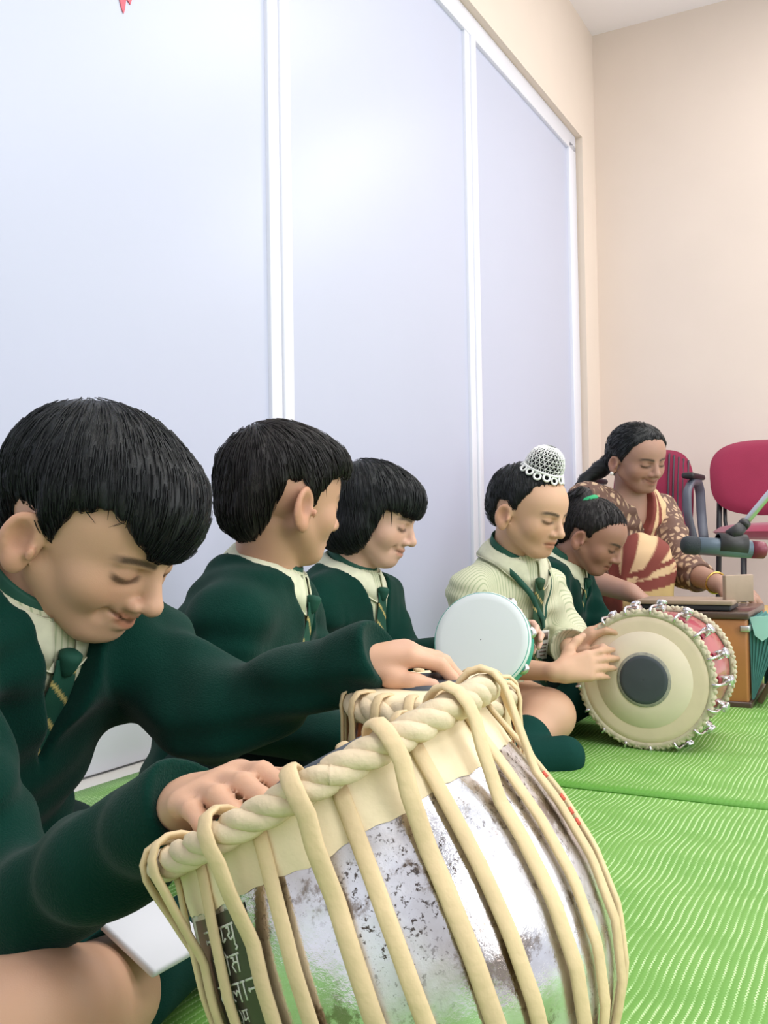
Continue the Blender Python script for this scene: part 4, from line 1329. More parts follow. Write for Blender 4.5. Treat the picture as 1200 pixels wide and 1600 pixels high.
def chairs():
    # visitor chair, facing the camera, its back to the far wall
    c = W(1212, 760, 4.06); base = np.array([c[0], c[1], 0.0])
    ang = math.radians(-8)
    A = np.array([[math.cos(ang), math.sin(ang), 0], [-math.sin(ang), math.cos(ang), 0], [0, 0, 1.0]])   # right, back, up
    def P3(x, y, z): return base + np.array([x, y, z]) @ A
    org = tuple(base)
    root = empty('visitor_chair', org, 'maroon padded armless chair with thin black legs against the beige wall', 'chair')
    tl = math.radians(8); Mb = np.array([A[0], unit(A[2] * math.cos(tl) + A[1] * math.sin(tl)), unit(np.cross(A[0], A[2] * math.cos(tl) + A[1] * math.sin(tl)))])
    cushion('backrest', P3(0, .03, .682), (.262, .165, .030), Mb, M_MAROON, root, org, 3.0)
    cushion('seat', P3(0, -.22, .452), (.285, .25, .036), A[[0, 1, 2]], M_MAROON, root, org, 4.0)
    for sx in (-1, 1):
        h = MB(); h.tube(np.array([P3(sx * .215, .06, .66), P3(sx * .225, .045, .50), P3(sx * .232, .02, .42), P3(sx * .238, .06, .02)]), .0115, 10)
        h.tube(np.array([P3(sx * .238, .06, .02), P3(sx * .238, .06, .004)]), .014, 10); h.obj('leg', M_CHB, root, org)
        h = MB(); h.tube(np.array([P3(sx * .195, .06, .66), P3(sx * .20, .045, .50), P3(sx * .20, .0, .43)]), .008, 10); h.obj('back_support', M_CHB, root, org)
        h = MB(); h.tube(np.array([P3(sx * .215, -.36, .42), P3(sx * .235, -.40, .02)]), .0115, 10)
        h.tube(np.array([P3(sx * .235, -.40, .02), P3(sx * .235, -.40, .004)]), .014, 10); h.obj('leg', M_CHB, root, org)
        h = MB(); h.tube(np.array([P3(sx * .222, .02, .418), P3(sx * .218, -.36, .418)]), .010, 10); h.obj('seat_rail', M_CHB, root, org)
    # office chair turned aside, behind the woman
    c = W(1014, 782, 4.2); base = np.array([c[0], c[1], 0.0]); org = tuple(base)
    ang = math.radians(-30)
    A = np.array([[math.cos(ang), math.sin(ang), 0], [-math.sin(ang), math.cos(ang), 0], [0, 0, 1.0]])
    root = empty('office_chair', org, 'maroon office chair with grey armrest standing behind the woman', 'chair')
    tl = math.radians(10); Mb = np.array([A[0], unit(A[2] * math.cos(tl) + A[1] * math.sin(tl)), unit(np.cross(A[0], A[2] * math.cos(tl) + A[1] * math.sin(tl)))])
    bc = P3(-.0, .06, .60)
    cushion('backrest', bc, (.178, .225, .026), Mb, M_MAROON, root, org, 3.4)
    h = MB()
    for q in range(5): h.tube(np.array([bc + np.array([.075 + .020 * q, y, .029 - .012 * (abs(y) / .21) ** 3 - .004 * q]) @ Mb for y in np.linspace(-.19, .20 - .008 * q, 12)]), .0042, 6)
    h.obj('dark_ribs', mat('dark_grey_ribs', lin(72, 62, 70), rough=.6), root, org)
    cushion('seat', P3(0, -.16, .43), (.21, .21, .04), A, M_MAROON, root, org, 4.0)
    M_AR = mat('grey_armrest_plastic', lin(92, 96, 108), rough=.4, spec=.5); M_PAD = mat('black_arm_pad', lin(32, 30, 34), rough=.5)
    for sx in (-1, 1):
        h = MB(); pts = [P3(sx * .225, .02, .42), P3(sx * .212, .045, .52), P3(sx * .212, .03, .63), P3(sx * .212, -.02, .665), P3(sx * .212, -.14, .66), P3(sx * .212, -.22, .62), P3(sx * .212, -.22, .52), P3(sx * .225, -.17, .42)]
        t = np.linspace(0, 7, 43); pts = np.stack([np.interp(t, range(8), [p[k] for p in pts]) for k in range(3)], 1)
        for _ in range(3): pts[1:-1] = .5 * pts[1:-1] + .25 * (pts[2:] + pts[:-2])
        h.tube(pts, .021, 12, flat=.7); ar = h.obj('armrest', M_AR, root, org)
        h = MB(); h.box(P3(sx * .212, -.09, .685), (.026, .115, .012), A, .010); h.obj('arm_pad', M_PAD, ar, org, sharp=50)
    h = MB(); h.tube(np.array([P3(0, -.12, .40), P3(0, -.12, .09)]), .028, 16); h.obj('gas_column', M_CHB, root, org)
    for q in range(5):
        an = q * 2 * math.pi / 5
        h = MB(); h.tube(np.array([P3(0, -.12, .10), P3(.21 * math.cos(an), -.12 + .21 * math.sin(an), .07)]), [.026, .018], 10); lgo = h.obj('leg', M_CHB, root, org)
        h = MB(); cpos = P3(.21 * math.cos(an), -.12 + .21 * math.sin(an), .029); h.lathe(cpos - A[0] * .02, A[0], [(0, .02), (.004, .028), (.036, .028), (.04, .02)], 20); h.obj('castor', M_PAD, lgo, org)

# ------------------------------------------------------------------ tambourine and papers
def tambourine():
    c = W(752, 1000, 1.76)
    n = unit(np.array([-.35, -.90, .30])); r = unit(np.cross([0, 0, 1.0], n)); r = -r if r[0] < 0 else r; u = np.cross(n, r); u = u if u[2] > 0 else -u
    R_ = .083
    org = tuple(c)
    root = empty('tambourine', org, 'tambourine with a plain pale grey skin and teal rim held up beside the small drum', 'tambourine')
    M_SK = mat('pale_grey_skin', lin(218, 224, 226), rough=.5, spec=.3)
    M_T = mat('teal_rim_plastic', lin(40, 158, 140), rough=.4)
    M_J = mat('silver_jingle', lin(210, 210, 206), rough=.25, metal=1)
    mb = MB(); mb.lathe(c + n * .0, n, [(-.010, R_ + .0075), (-.001, R_ + .0075), (.003, R_ + .004), (.004, R_ * .9), (.004, .001)], 72, r, caps=False); mb.obj('skin', M_SK, root, org)
    mb = MB(); mb.lathe(c, -n, [(-.002, R_), (.040, R_), (.040, R_ + .006), (-.002, R_ + .006), (-.002, R_)], 72, r, caps=False); rim = mb.obj('rim', M_T, root, org, sharp=40)
    for i in range(8):
        a = 2 * math.pi * (i + .3) / 8; rd = r * math.cos(a) + u * math.sin(a)
        mb = MB()
        for dz in (-.0035, .0035): mb.lathe(c + rd * (R_ + .003) - n * (.026 + dz), n, [(0, .004), (.0008, .011), (.0018, .0115), (.002, .005)], 20)
        mb.obj('jingle', M_J, root, org)

def papers():
    M_PA = mat('white_card', lin(222, 224, 232), rough=.45, spec=.4)
    a = [W(150, 1412, .80), W(197, 1386, .83), W(262, 1444, .80), W(268, 1470, .78), W(251, 1506, .76)]
    n = unit(np.cross(a[1] - a[0], a[4] - a[0])); n = n if n[2] > 0 else -n
    # a real rectangular card lying tilted against the lap
    c = sum(a) / 5
    l = unit(a[4] - a[0]); wv = unit(np.cross(n, l))
    M = np.array([l, wv, n])
    mb = MB(); mb.box(c + l * .0, (.048, .032, .004), M, .003)
    o = mb.obj('notebook', M_PA, None, tuple(c), sharp=40)
    tag(o, 'white notebook leaning between the bare knee and the large silver drum', 'notebook')

# ------------------------------------------------------------------ the musicians
def skin_mat():
    m = mat('skin', (1, 1, 1, 1), rough=0.5, spec=0.4, attr='Col', bump=.08, bscale=900, sss=.12)
    return m
SKIN = skin_mat()
GREEN = lin(9, 48, 40)
M_SWEATER = mat('dark_green_wool', GREEN, rough=.95, spec=.05, bump=.45, bscale=600, var=.12, vscale=25, sheen=.08)
M_TIEBAND = mat('green_tie_cloth', lin(22, 78, 62), rough=.7)
M_COL = mat('coloured_cloth', (1, 1, 1, 1), rough=.75, spec=.25, attr='Col', bump=.2, bscale=900)
M_SHORTS = mat('dark_green_shorts_cloth', lin(38, 56, 52), rough=.9, spec=.15, bump=.2, bscale=800)
M_SOCK = mat('dark_green_sock_knit', lin(20, 60, 54), rough=.95, spec=.1, bump=.3, bscale=800)
H_BLACK = hair_mat('black_hair', lin(14, 16, 18), lin(42, 45, 48))
H_BROWN = hair_mat('brown_black_hair', lin(20, 18, 19), lin(50, 45, 45))

def stripes_mat(name, base, line, freq, attr='flow'):
    """cloth with fine woven stripes along the garment"""
    m = mat(name, base, rough=.8, spec=.2, bump=.15, bscale=900)
    nt = m.node_tree; b = nt.nodes['Principled BSDF']
    a = nt.nodes.new('ShaderNodeAttribute'); a.attribute_name = attr
    sp_ = nt.nodes.new('ShaderNodeSeparateXYZ'); nt.links.new(a.outputs['Vector'], sp_.inputs[0])
    mu = nt.nodes.new('ShaderNodeMath'); mu.operation = 'MULTIPLY'; mu.inputs[1].default_value = freq
    nt.links.new(sp_.outputs[0], mu.inputs[0])
    sn = nt.nodes.new('ShaderNodeMath'); sn.operation = 'SINE'; nt.links.new(mu.outputs[0], sn.inputs[0])
    r = nt.nodes.new('ShaderNodeValToRGB')
    r.color_ramp.elements[0].position = 0.35; r.color_ramp.elements[0].color = base
    r.color_ramp.elements[1].position = 0.95; r.color_ramp.elements[1].color = line
    nt.links.new(sn.outputs[0], r.inputs[0]); nt.links.new(r.outputs[0], b.inputs['Base Color'])
    return m
M_SHIRT = stripes_mat('cream_striped_shirt', lin(208, 209, 180), lin(170, 180, 146), 2 * math.pi / .0075)
M_COLLAR = mat('cream_collar_cloth', lin(212, 212, 186), rough=.8, spec=.2, var=.10, vscale=60)

TIE_A = tie_colours(lin(28, 74, 60), lin(196, 176, 110), .034, .0045, .9)

def kid(sp, h, hc, label, hair, collar_rn=.050, zv=.115, sleeves=(1.0, 1.0), tie_kw=None, hairm=None, skip=()):
    """a child in uniform: body, hair, shirt, collar, tie, sweater, shorts, socks"""
    sp.setdefault('k', 1.0); sp.setdefault('hk', .80 * sp['k'])
    if 'legs' not in sp: sp['legs'] = default_legs(sp)
    root, org = make_body(sp, h, SKIN, label)
    o, M, s = sp['head']; k = sp['k']
    hp, hf, fl = hair_mesh(o, M, s, hair, h * .85)
    mesh_obj('hair', hp, hf, hairm or H_BLACK, root, org, True, {'flow': fl})
    nb, pv, ch, be, A, _ = torso_points(sp)
    pts = [nb + A[2] * .08, pv - A[2] * .02, sp['shR'], sp['shL'], nb + A[0] * .17 * k, nb - A[0] * .17 * k, pv + A[1] * .14 * k, pv - A[1] * .15 * k, pv + A[0] * .15 * k, pv - A[0] * .15 * k]
    # shirt
    lo, hi = bounds(pts, .08); lo[2] = max(lo[2], .0)
    V = Vol(lo, hi, hc)
    torso_solid(V, sp, .003)
    ho = lambda x, y, z: (lambda l: np.maximum(np.sqrt(l[0] ** 2 + l[1] ** 2) - .046 * k, .0 - l[2] - .06))(V.local((x, y, z), nb, A))
    V.fun(nb - .12, nb + .12, ho, .004, 'cut')
    so, sP, sF = grid_obj(V, 'shirt', M_SHIRT, root, org, attrs={'flow': lambda P_: (P_ - nb) @ A.T})
    bvh = BVHTree.FromPolygons(sP.tolist(), sF.tolist())
    collar(sp, M_COLLAR, root, org, rn=collar_rn, bvh=bvh, width=sp.get('collar_w', .9))
    neck_band(sp, M_TIEBAND, root, org, rn=collar_rn)
    tk = dict(cf=TIE_A, length=.20); tk.update(tie_kw or {})
    tie(sp, bvh, M_COL, root, org, **tk)
    # sweater
    for sd in 'RL':
        pts += [sp['el' + sd], sp['wr' + sd]]
    lo, hi = bounds(pts, .075); lo[2] = max(lo[2], .0)
    V = Vol(lo, hi, hc)
    torso_solid(V, sp, sp.get('puff', .014))
    ar = sp.get('sleeve', (.050, .045, .045, .034))
    for sd in 'RL':
        arm_solid(V, sp['sh' + sd], sp['el' + sd], sp['wr' + sd], .0, r=ar, k=.025, to=sp.get('cuff' + sd, 1.0))
    V.wrinkle(sp.get('wr_amp', .0036), .07, sp.get('seed', 1))
    for sd in 'RL':                                              # knitted cuff
        el, wr = np.asarray(sp['el' + sd]), np.asarray(sp['wr' + sd])
        to = sp.get('cuff' + sd, 1.0); d = unit(wr - el); e = el + (wr - el) * to
        V.cone(e - d * .03, e - d * .004, ar[3] * .98, ar[3] * .95, .008)
        V.ell(e + d * .056, (.056, .056, .056), None, .004, 'cut')
    v_cut(V, sp, zv * k, hole=sp.get('hole', .074) * k, slope=sp.get('vslope', .38))
    grid_obj(V, 'sweater', M_SWEATER, root, org)
    # shorts and socks
    lg = sp['legs']
    if 'shorts' not in skip:
        lo, hi = bounds([lg[n + q] for n in ('hip', 'knee') for q in 'RL'] + [pv], .12); lo[2] = max(lo[2], -.005)
        V = Vol(lo, hi, hc)
        legs_solid(V, lg, k, .008, 'shorts')
        V.ell(pv, (.12 * k, .11 * k, .09 * k), axes((A[1][0], A[1][1], 0)), .03)
        grid_obj(V, 'shorts', M_SHORTS, root, org)
    if 'socks' not in skip:
        for q in 'RL':
            lo, hi = bounds([lg[n + q] for n in ('knee', 'ank', 'toe')], .08); lo[2] = max(lo[2], -.005)
            V = Vol(lo, hi, hc)
            l1 = dict(lg)
            a, b_, t_ = (np.asarray(lg[n + q]) for n in ('knee', 'ank', 'toe'))
            so_ = lg.get('sock', .45); aa = a + (b_ - a) * so_; rr = (.050 + (.031 - .05) * so_) * k + .005
            V.cone(aa, b_, rr, .037 * k, .01); V.cone(b_, t_, .040 * k, .032 * k, .02)
            grid_obj(V, 'sock', M_SOCK, root, org)
    return root, org, (bvh, so)

def shoulders(sp, half=.118, dz=-.045, fwd=0.0):
    nb, _, _, _, A, k = torso_points(sp)
    for sd, sg in (('R', 1), ('L', -1)):
        if 'sh' + sd not in sp:
            sp['sh' + sd] = nb + (A[0] * sg * half + A[2] * dz + A[1] * fwd) * k

def kid1():
    e = BY_E; nrm = -BY_AX; hc_ = BY_C - BY_E * .092 - BY_AX * .024 + BY_V * .045
    hd = (W(152, 824, .95), facing(21, 31, 4), .207)
    sp = dict(head=hd, nb=W(46, 924, .96), pelvis=np.array([-.475, 1.03, .10]), T=facing(28, 12),
              face=dict(smile=1.0, nose=1.05, ear=.95, wide=1.0, lid=-.06), skin=lin(208, 164, 136), bow=.03, seed=4, wr_amp=.0042,
              sleeve=(.058, .052, .043, .034), neckr=.047, puff=.026, hole=.067, vslope=.30, collar_w=.7)
    shoulders(sp, .135, -.045)
    sp['shL'] = W(200, 1018, 1.07)
    sp['elL'] = W(330, 1118, 1.0); sp['wrL'] = W(556, 1034, .915)
    sp['elR'] = np.array([-.31, .775, .145]); sp['wrR'] = hc_
    sp['cuffL'] = 1.12; sp['cuffR'] = .98
    sp['hands'] = [
        dict(w=W(548, 1036, .915), d=(.97, -.02, .16), n=(-.12, -.16, .98), side='L', curls=[(.40, .62, .32), (.42, .62, .34), (.45, .6, .4), (.5, .6, .4)],
             thumb=(.80, .42, -.30), tbend=.25, spread=.04),
        dict(w=hc_, d=unit(e * .40 - BY_V * .85), n=nrm, side='R', curls=[(.25, .45, .3), (.25, .45, .3), (.25, .5, .3), (.3, .5, .3)], thumb=(.8, .5, -.2), spread=.07)]
    sp['hk'] = .75
    lg = default_legs(sp)
    lg.update(hipR=np.array([-.50, .96, .09]), kneeR=np.array([-.250, .69, .100]), ankR=np.array([-.20, .98, .05]), toeR=np.array([-.1, 1.02, .045]), hem=.45)
    lg.update(hipL=np.array([-.44, 1.09, .09]), kneeL=np.array([-.31, 1.10, .08]), ankL=np.array([-.27, .98, .05]), toeL=np.array([-.3, .90, .045]))
    sp['legs'] = lg
    hair = dict(hull=[((0, -.05, .16), (.425, .515, .42), 0), ((0, .12, .25), (.36, .36, .27), .06), ((0, -.25, -.02), (.33, .29, .34), .06)],
                line=[(0, .05, .0), (15, .07, .0), (27, .15, .01), (37, .22, .02), (52, .23, .03), (66, .15, .04), (75, -.05, .05), (83, -.10, .05), (92, .06, .045), (112, .06, .045), (125, -.1, .05), (150, -.3, .05), (180, -.33, .05)],
                jag=.007, lock=.006, seed=5, K=12, strands=3600, sw=.0009, slen=(.07, .15))
    root, org, _ = kid(sp, .0025, .0032, 'smiling child in dark green sweater bowed over the large silver drum, playing it', hair,
                       tie_kw=dict(length=.17), zv=.15)
    return root

def kid2():
    hd = (W(446, 778, 1.42), facing(-36, 5, 3), .197)
    sp = dict(head=hd, nb=W(422, 886, 1.44), pelvis=np.array([-.24, 1.42, .10]), T=facing(12, 6),
              face=dict(nose=.9, ear=1.05, wide=1.0), skin=lin(190, 146, 120), seed=9)
    shoulders(sp, .122, -.075)
    sp['elR'] = W(345, 1115, 1.27); sp['wrR'] = W(512, 1152, 1.17); sp['cuffR'] = 1.2
    sp['elL'] = W(520, 1080, 1.56); sp['wrL'] = W(600, 1140, 1.45)
    sp['hands'] = [dict(w=sp['wrR'], d=(.6, -.2, -.75), n=(.7, 0, .7), side='R'), dict(w=sp['wrL'], d=(.95, -.2, -.2), n=(0, 0, 1), side='L')]
    hair = dict(hull=[((0, -.06, .15), (.42, .50, .42), 0), ((0, .15, .27), (.35, .34, .24), .06), ((0, -.27, -.05), (.32, .27, .36), .06)],
                line=[(0, .22, .0), (20, .20, .0), (40, .19, .0), (58, .17, .01), (70, .02, .035), (78, -.10, .045), (86, -.02, .045), (95, .12, .045), (112, .10, .04), (128, -.14, .05), (150, -.33, .06), (180, -.38, .06)],
                jag=.007, lock=.008, seed=8, K=11, strands=3000, sw=.0010)
    return kid(sp, .003, .004, 'child with short black hair and visible ear looking away, second in the seated row', hair, hairm=H_BROWN, tie_kw=dict(length=.17), zv=.15)[0]

def kid3():
    hd = (W(584, 806, 1.9), facing(14, 14, 0), .196)
    sp = dict(head=hd, nb=W(550, 888, 1.92), pelvis=np.array([-.10, 1.93, .10]), T=facing(30, 4),
              face=dict(nose=.95, wide=1.0, smile=.4, ear=0), skin=lin(208, 166, 146), seed=12)
    shoulders(sp, .112, -.07)
    sp['elR'] = W(480, 1080, 1.8); sp['wrR'] = W(570, 1120, 1.68)
    sp['elL'] = W(632, 1040, 1.92); sp['wrL'] = W(760, 1005, 1.84)
    sp['hands'] = [dict(w=sp['wrR'], d=(.9, -.4, 0), n=(0, 0, 1), side='R'),
                   dict(w=W(764, 1000, 1.842), d=(.98, -.12, .2), n=(.0, .9, .4), side='L', curls=[(.5, .8, .5)] * 4, spread=.05)]
    hair = dict(hull=[((0, -.05, .14), (.43, .51, .42), 0), ((0, .16, .22), (.36, .33, .26), .06), ((0, -.2, -.16), (.40, .34, .36), .08), ((0, -.05, -.12), (.44, .27, .33), .06)],
                line=[(0, .06, .0), (25, .07, .0), (45, .10, .0), (56, .10, .0), (62, -.1, .0), (70, -.30, .0), (90, -.40, .0), (120, -.42, .0), (180, -.42, .0)],
                jag=.006, lock=.005, seed=2, K=12)
    return kid(sp, .0032, .0045, 'child with a black bob reaching the jaw, third in the row, beside the blurred tambourine', hair, tie_kw=dict(length=.2), zv=.16)[0]

def shirt_child(sp, h, hc, label, hair):
    """the child in a pale shirt without sweater: rolled sleeves, striped tie, lanyard with a card, crocheted bun cover"""
    root, org = make_body(sp, h, SKIN, label)
    o, M, s = sp['head']; k = sp['k']
    hp, hf, fl = hair_mesh(o, M, s, hair, h * .85)
    hr = mesh_obj('hair', hp, hf, H_BLACK, root, org, True, {'flow': fl})
    # crocheted cover: a dome of net over the knot, with a frill of loops
    kc = o + s * (np.array([.03, .10, .52]) @ M); kr = .215 * s
    ax = unit(np.array([.02, .22, 1.0]) @ M); e1 = unit(M[0] - ax * (M[0] @ ax)); e2 = np.cross(ax, e1)
    vs, fs = [], []; na, nr = 24, 7
    for i in range(nr + 1):
        th = math.radians(100 - 88 * i / nr); rr = kr * (1.0 if th > .9 else 1.04)
        for j in range(na):
            a = 2 * math.pi * (j + .5 * (i % 2)) / na
            vs.append(kc + rr * (math.sin(th) * (e1 * math.cos(a) + e2 * math.sin(a)) + ax * math.cos(th) * 1.02))
    for i in range(nr):
        for j in range(na):
            a, b = i * na + j, i * na + (j + 1) % na
            c, d = a + na, b + na
            fs += ([(a, b, c), (b, d, c)] if i % 2 == 0 else [(a, d, c), (a, b, d)])
    M_CR = mat('white_crochet_yarn', lin(238, 238, 236), rough=.85, spec=.2, bump=.4, bscale=900)
    net = mesh_obj('crochet_bun_cover', vs, fs, M_CR, root, org, label='white crochet bun cover')
    md = net.modifiers.new('net', 'WIREFRAME'); md.thickness = .0032; md.use_even_offset = False
    fr = MB()
    for j in range(15):
        a = 2 * math.pi * j / 15
        rd = e1 * math.cos(a) + e2 * math.sin(a); tg = -e1 * math.sin(a) + e2 * math.cos(a)
        c = kc + rd * (kr * 1.06) - ax * (.24 * kr + .003 * (j % 2)); dn = unit(-ax * .85 + rd * .55)
        pts = [c + tg * (.0075 * math.cos(q)) + dn * (.0075 * math.sin(q) + .004) for q in np.linspace(0, 2 * math.pi, 14, endpoint=False)]
        fr.tube(np.array(pts), .0026, 6, closed=True)
    pts = [kc + (e1 * math.cos(a) + e2 * math.sin(a)) * kr * 1.03 - ax * .16 * kr for a in np.linspace(0, 2 * math.pi, 40, endpoint=False)]
    fr.tube(np.array(pts), .0028, 6, closed=True)
    fr.obj('frill', M_CR, net, org)
    nb, pv, ch, be, A, _ = torso_points(sp)
    pts = [nb + A[2] * .08, pv - A[2] * .02, sp['shR'], sp['shL'], sp['elR'], sp['elL']]
    for sd in (1, -1): pts += [nb + A[0] * .17 * sd, pv + A[0] * .16 * sd, pv + A[1] * .15 * sd]
    lo, hi = bounds(pts, .08); lo[2] = max(lo[2], 0)
    V = Vol(lo, hi, hc)
    torso_solid(V, sp, .010)
    for sd in 'RL':
        sh, el, wr = (np.asarray(sp[q + sd]) for q in ('sh', 'el', 'wr'))
        arm_solid(V, sh, el, wr, 0, r=(.052, .048, .047, .044), k=.022, to=.22)
    V.wrinkle(.0026, .06, 21)
    for sd in 'RL':
        sh, el, wr = (np.asarray(sp[q + sd]) for q in ('sh', 'el', 'wr')); d = unit(wr - el); e = el + (wr - el) * .22
        V.chain([e + d * .03, e + d * .042], [.047, .046], .004)
        V.cone(e + d * .075, e + d * .11, .05, .05, .004, 'cut')
    V.fun(nb - .12, nb + .12, lambda x, y, z: (lambda l: np.maximum(np.sqrt(l[0] ** 2 + l[1] ** 2) - .044 * k, -.05 - l[2]))(V.local((x, y, z), nb, A)), .004, 'cut')
    def weave(P_):                                               # stripes run down the body and down the sleeves
        l = (P_ - nb) @ A.T; b_ = sstep(.085, .125, np.abs(l[:, 0]))
        l[:, 0] = l[:, 0] * (1 - b_) + (l[:, 1] + np.sign(l[:, 0]) * .105) * b_
        return l
    so, sP, sF = grid_obj(V, 'shirt', M_SHIRT, root, org, attrs={'flow': weave})
    bvh = BVHTree.FromPolygons(sP.tolist(), sF.tolist())
    collar(sp, M_COLLAR, root, org, rn=.049, bvh=bvh, lift=.006)
    neck_band(sp, M_TIEBAND, root, org, rn=.050)
    tie(sp, bvh, M_COL, root, org, length=.30, w0=.028, w1=.052, lift=.013, cf=tie_colours(lin(52, 84, 62), lin(206, 186, 120), .036, .0045, 1.0))
    # lanyard: two straps from behind the neck down to the card
    cardp = nb + A[2] * -.245 + A[1] * .12 + A[0] * -.020
    for sg in (1, -1):
        path = [nb - A[1] * .062 + A[2] * .018 + A[0] * sg * .01, nb + A[0] * sg * .062 + A[2] * .004 - A[1] * .03]
        for q in range(20):
            u = q / 19; z = -.02 - .128 * u; x = sg * (.062 * (1 - u) ** 1.3) - .022 * u
            hit = bvh.ray_cast(Vector(nb + A[2] * z + A[0] * x + A[1] * .17), Vector(-A[1]))
            if hit[0] is not None: path.append(np.array(hit[0]) + A[1] * (.012 + .004 * (sg > 0)))
        path = np.array(path)
        t = np.linspace(0, len(path) - 1, 48); path = np.stack([np.interp(t, np.arange(len(path)), path[:, q]) for q in range(3)], 1)
        for _ in range(4): path[1:-1] = .5 * path[1:-1] + .25 * (path[2:] + path[:-2])
        nr_ = np.array([unit(p - (nb - A[2] * max(0, (nb - p) @ A[2]))) for p in path]); tg = np.gradient(path, axis=0); sd_ = np.cross(nr_, tg); sd_ /= np.linalg.norm(sd_, axis=1)[:, None]
        strip('lanyard', path, nr_, sd_, .013, .002, M_TIEBAND, root, org, nu=3)
    end = path[-1]
    cd = MB(); cd.box(end - A[2] * .042 + A[1] * .004, (.018, .0015, .036), A, .001)
    card = cd.obj('id_card', mat('white_id_card', lin(228, 226, 222), rough=.4), root, org, label='white identity card with grey lines')
    pr = MB()
    pr.box(end - A[2] * .020 + A[1] * .0058, (.014, .0004, .009), A)
    for q, w_ in enumerate((.012, .010, .012, .008)): pr.box(end - A[2] * (.040 + .009 * q) + A[1] * .0058, (w_, .0004, .0015), A)
    pr.obj('card_print', mat('grey_print', lin(118, 98, 92), rough=.6), card, org)
    lg = sp['legs']
    lo, hi = bounds([lg[n + q] for n in ('hip', 'knee') for q in 'RL'] + [pv], .12); lo[2] = max(lo[2], -.005)
    V = Vol(lo, hi, hc); legs_solid(V, lg, k, .008, 'shorts'); V.ell(pv, (.12 * k, .11 * k, .09 * k), axes((A[1][0], A[1][1], 0)), .03)
    grid_obj(V, 'shorts', M_SHORTS, root, org)
    for q in 'RL':
        kn, an, to = (np.asarray(lg[n + q]) for n in ('knee', 'ank', 'toe'))
        lo, hi = bounds([kn, an, to], .08); lo[2] = max(lo[2], -.005)
        V = Vol(lo, hi, hc); a = kn + (an - kn) * .5
        V.cone(a, an, .047, .038, .01); V.cone(an, to, .042, .040, .02)
        grid_obj(V, 'sock', M_SOCK, root, org)
    return root

def kid4():
    hd = (W(828, 798, 2.17), facing(43, 14, 0), .204)
    sp = dict(k=1.0, hk=.86, head=hd, nb=W(799, 868, 2.21), pelvis=np.array([.275, 2.31, .10]), T=facing(50, 8),
              face=dict(nose=.95, ear=.9, wide=.98, lid=-.055), skin=lin(204, 162, 134), seed=30, bow=.02)
    shoulders(sp, .122, -.088)
    sp['elR'] = W(752, 1040, 2.10); sp['wrR'] = W(872, 1050, 1.96)
    sp['elL'] = W(890, 1006, 2.27); sp['wrL'] = W(893, 1022, 2.07)
    sp['hands'] = [dict(w=sp['wrR'], d=(.96, .05, .16), n=(-.22, -.92, .30), side='R', curls=[(.15, .3, .2), (.2, .35, .2), (.25, .4, .2), (.3, .4, .25)], spread=.05, thumb=(.6, .75, -.1)),
                   dict(w=sp['wrL'], d=(.62, -.30, .72), n=(-.75, .0, .66), side='L', curls=[(.4, .6, .3)] * 4, spread=.12)]
    lg = default_legs(sp)
    lg.update(kneeR=W(858, 1118, 1.98), ankR=W(790, 1192, 1.86), toeR=W(882, 1182, 1.86), kneeL=np.array([.50, 2.22, .12]), ankL=np.array([.36, 2.12, .05]), toeL=np.array([.30, 2.05, .045]), hem=.5)
    sp['legs'] = lg
    hair = dict(hull=[((0, -.06, .13), (.395, .48, .40), 0), ((0, -.25, -.02), (.32, .27, .30), .06), ((.03, .10, .50), (.19, .19, .20), .05)],
                line=[(0, .34, .02), (30, .33, .02), (50, .28, .02), (62, .16, .02), (72, .03, .02), (80, -.02, .02), (90, .09, .02), (110, .09, .02), (125, -.08, .02), (150, -.24, .02), (180, -.26, .02)],
                jag=.006, lock=.003, seed=6, K=13, slen=(.04, .10))
    return shirt_child(sp, .0035, .0045, 'child in pale striped shirt and tie with white crochet bun cover, playing the red drum', hair)

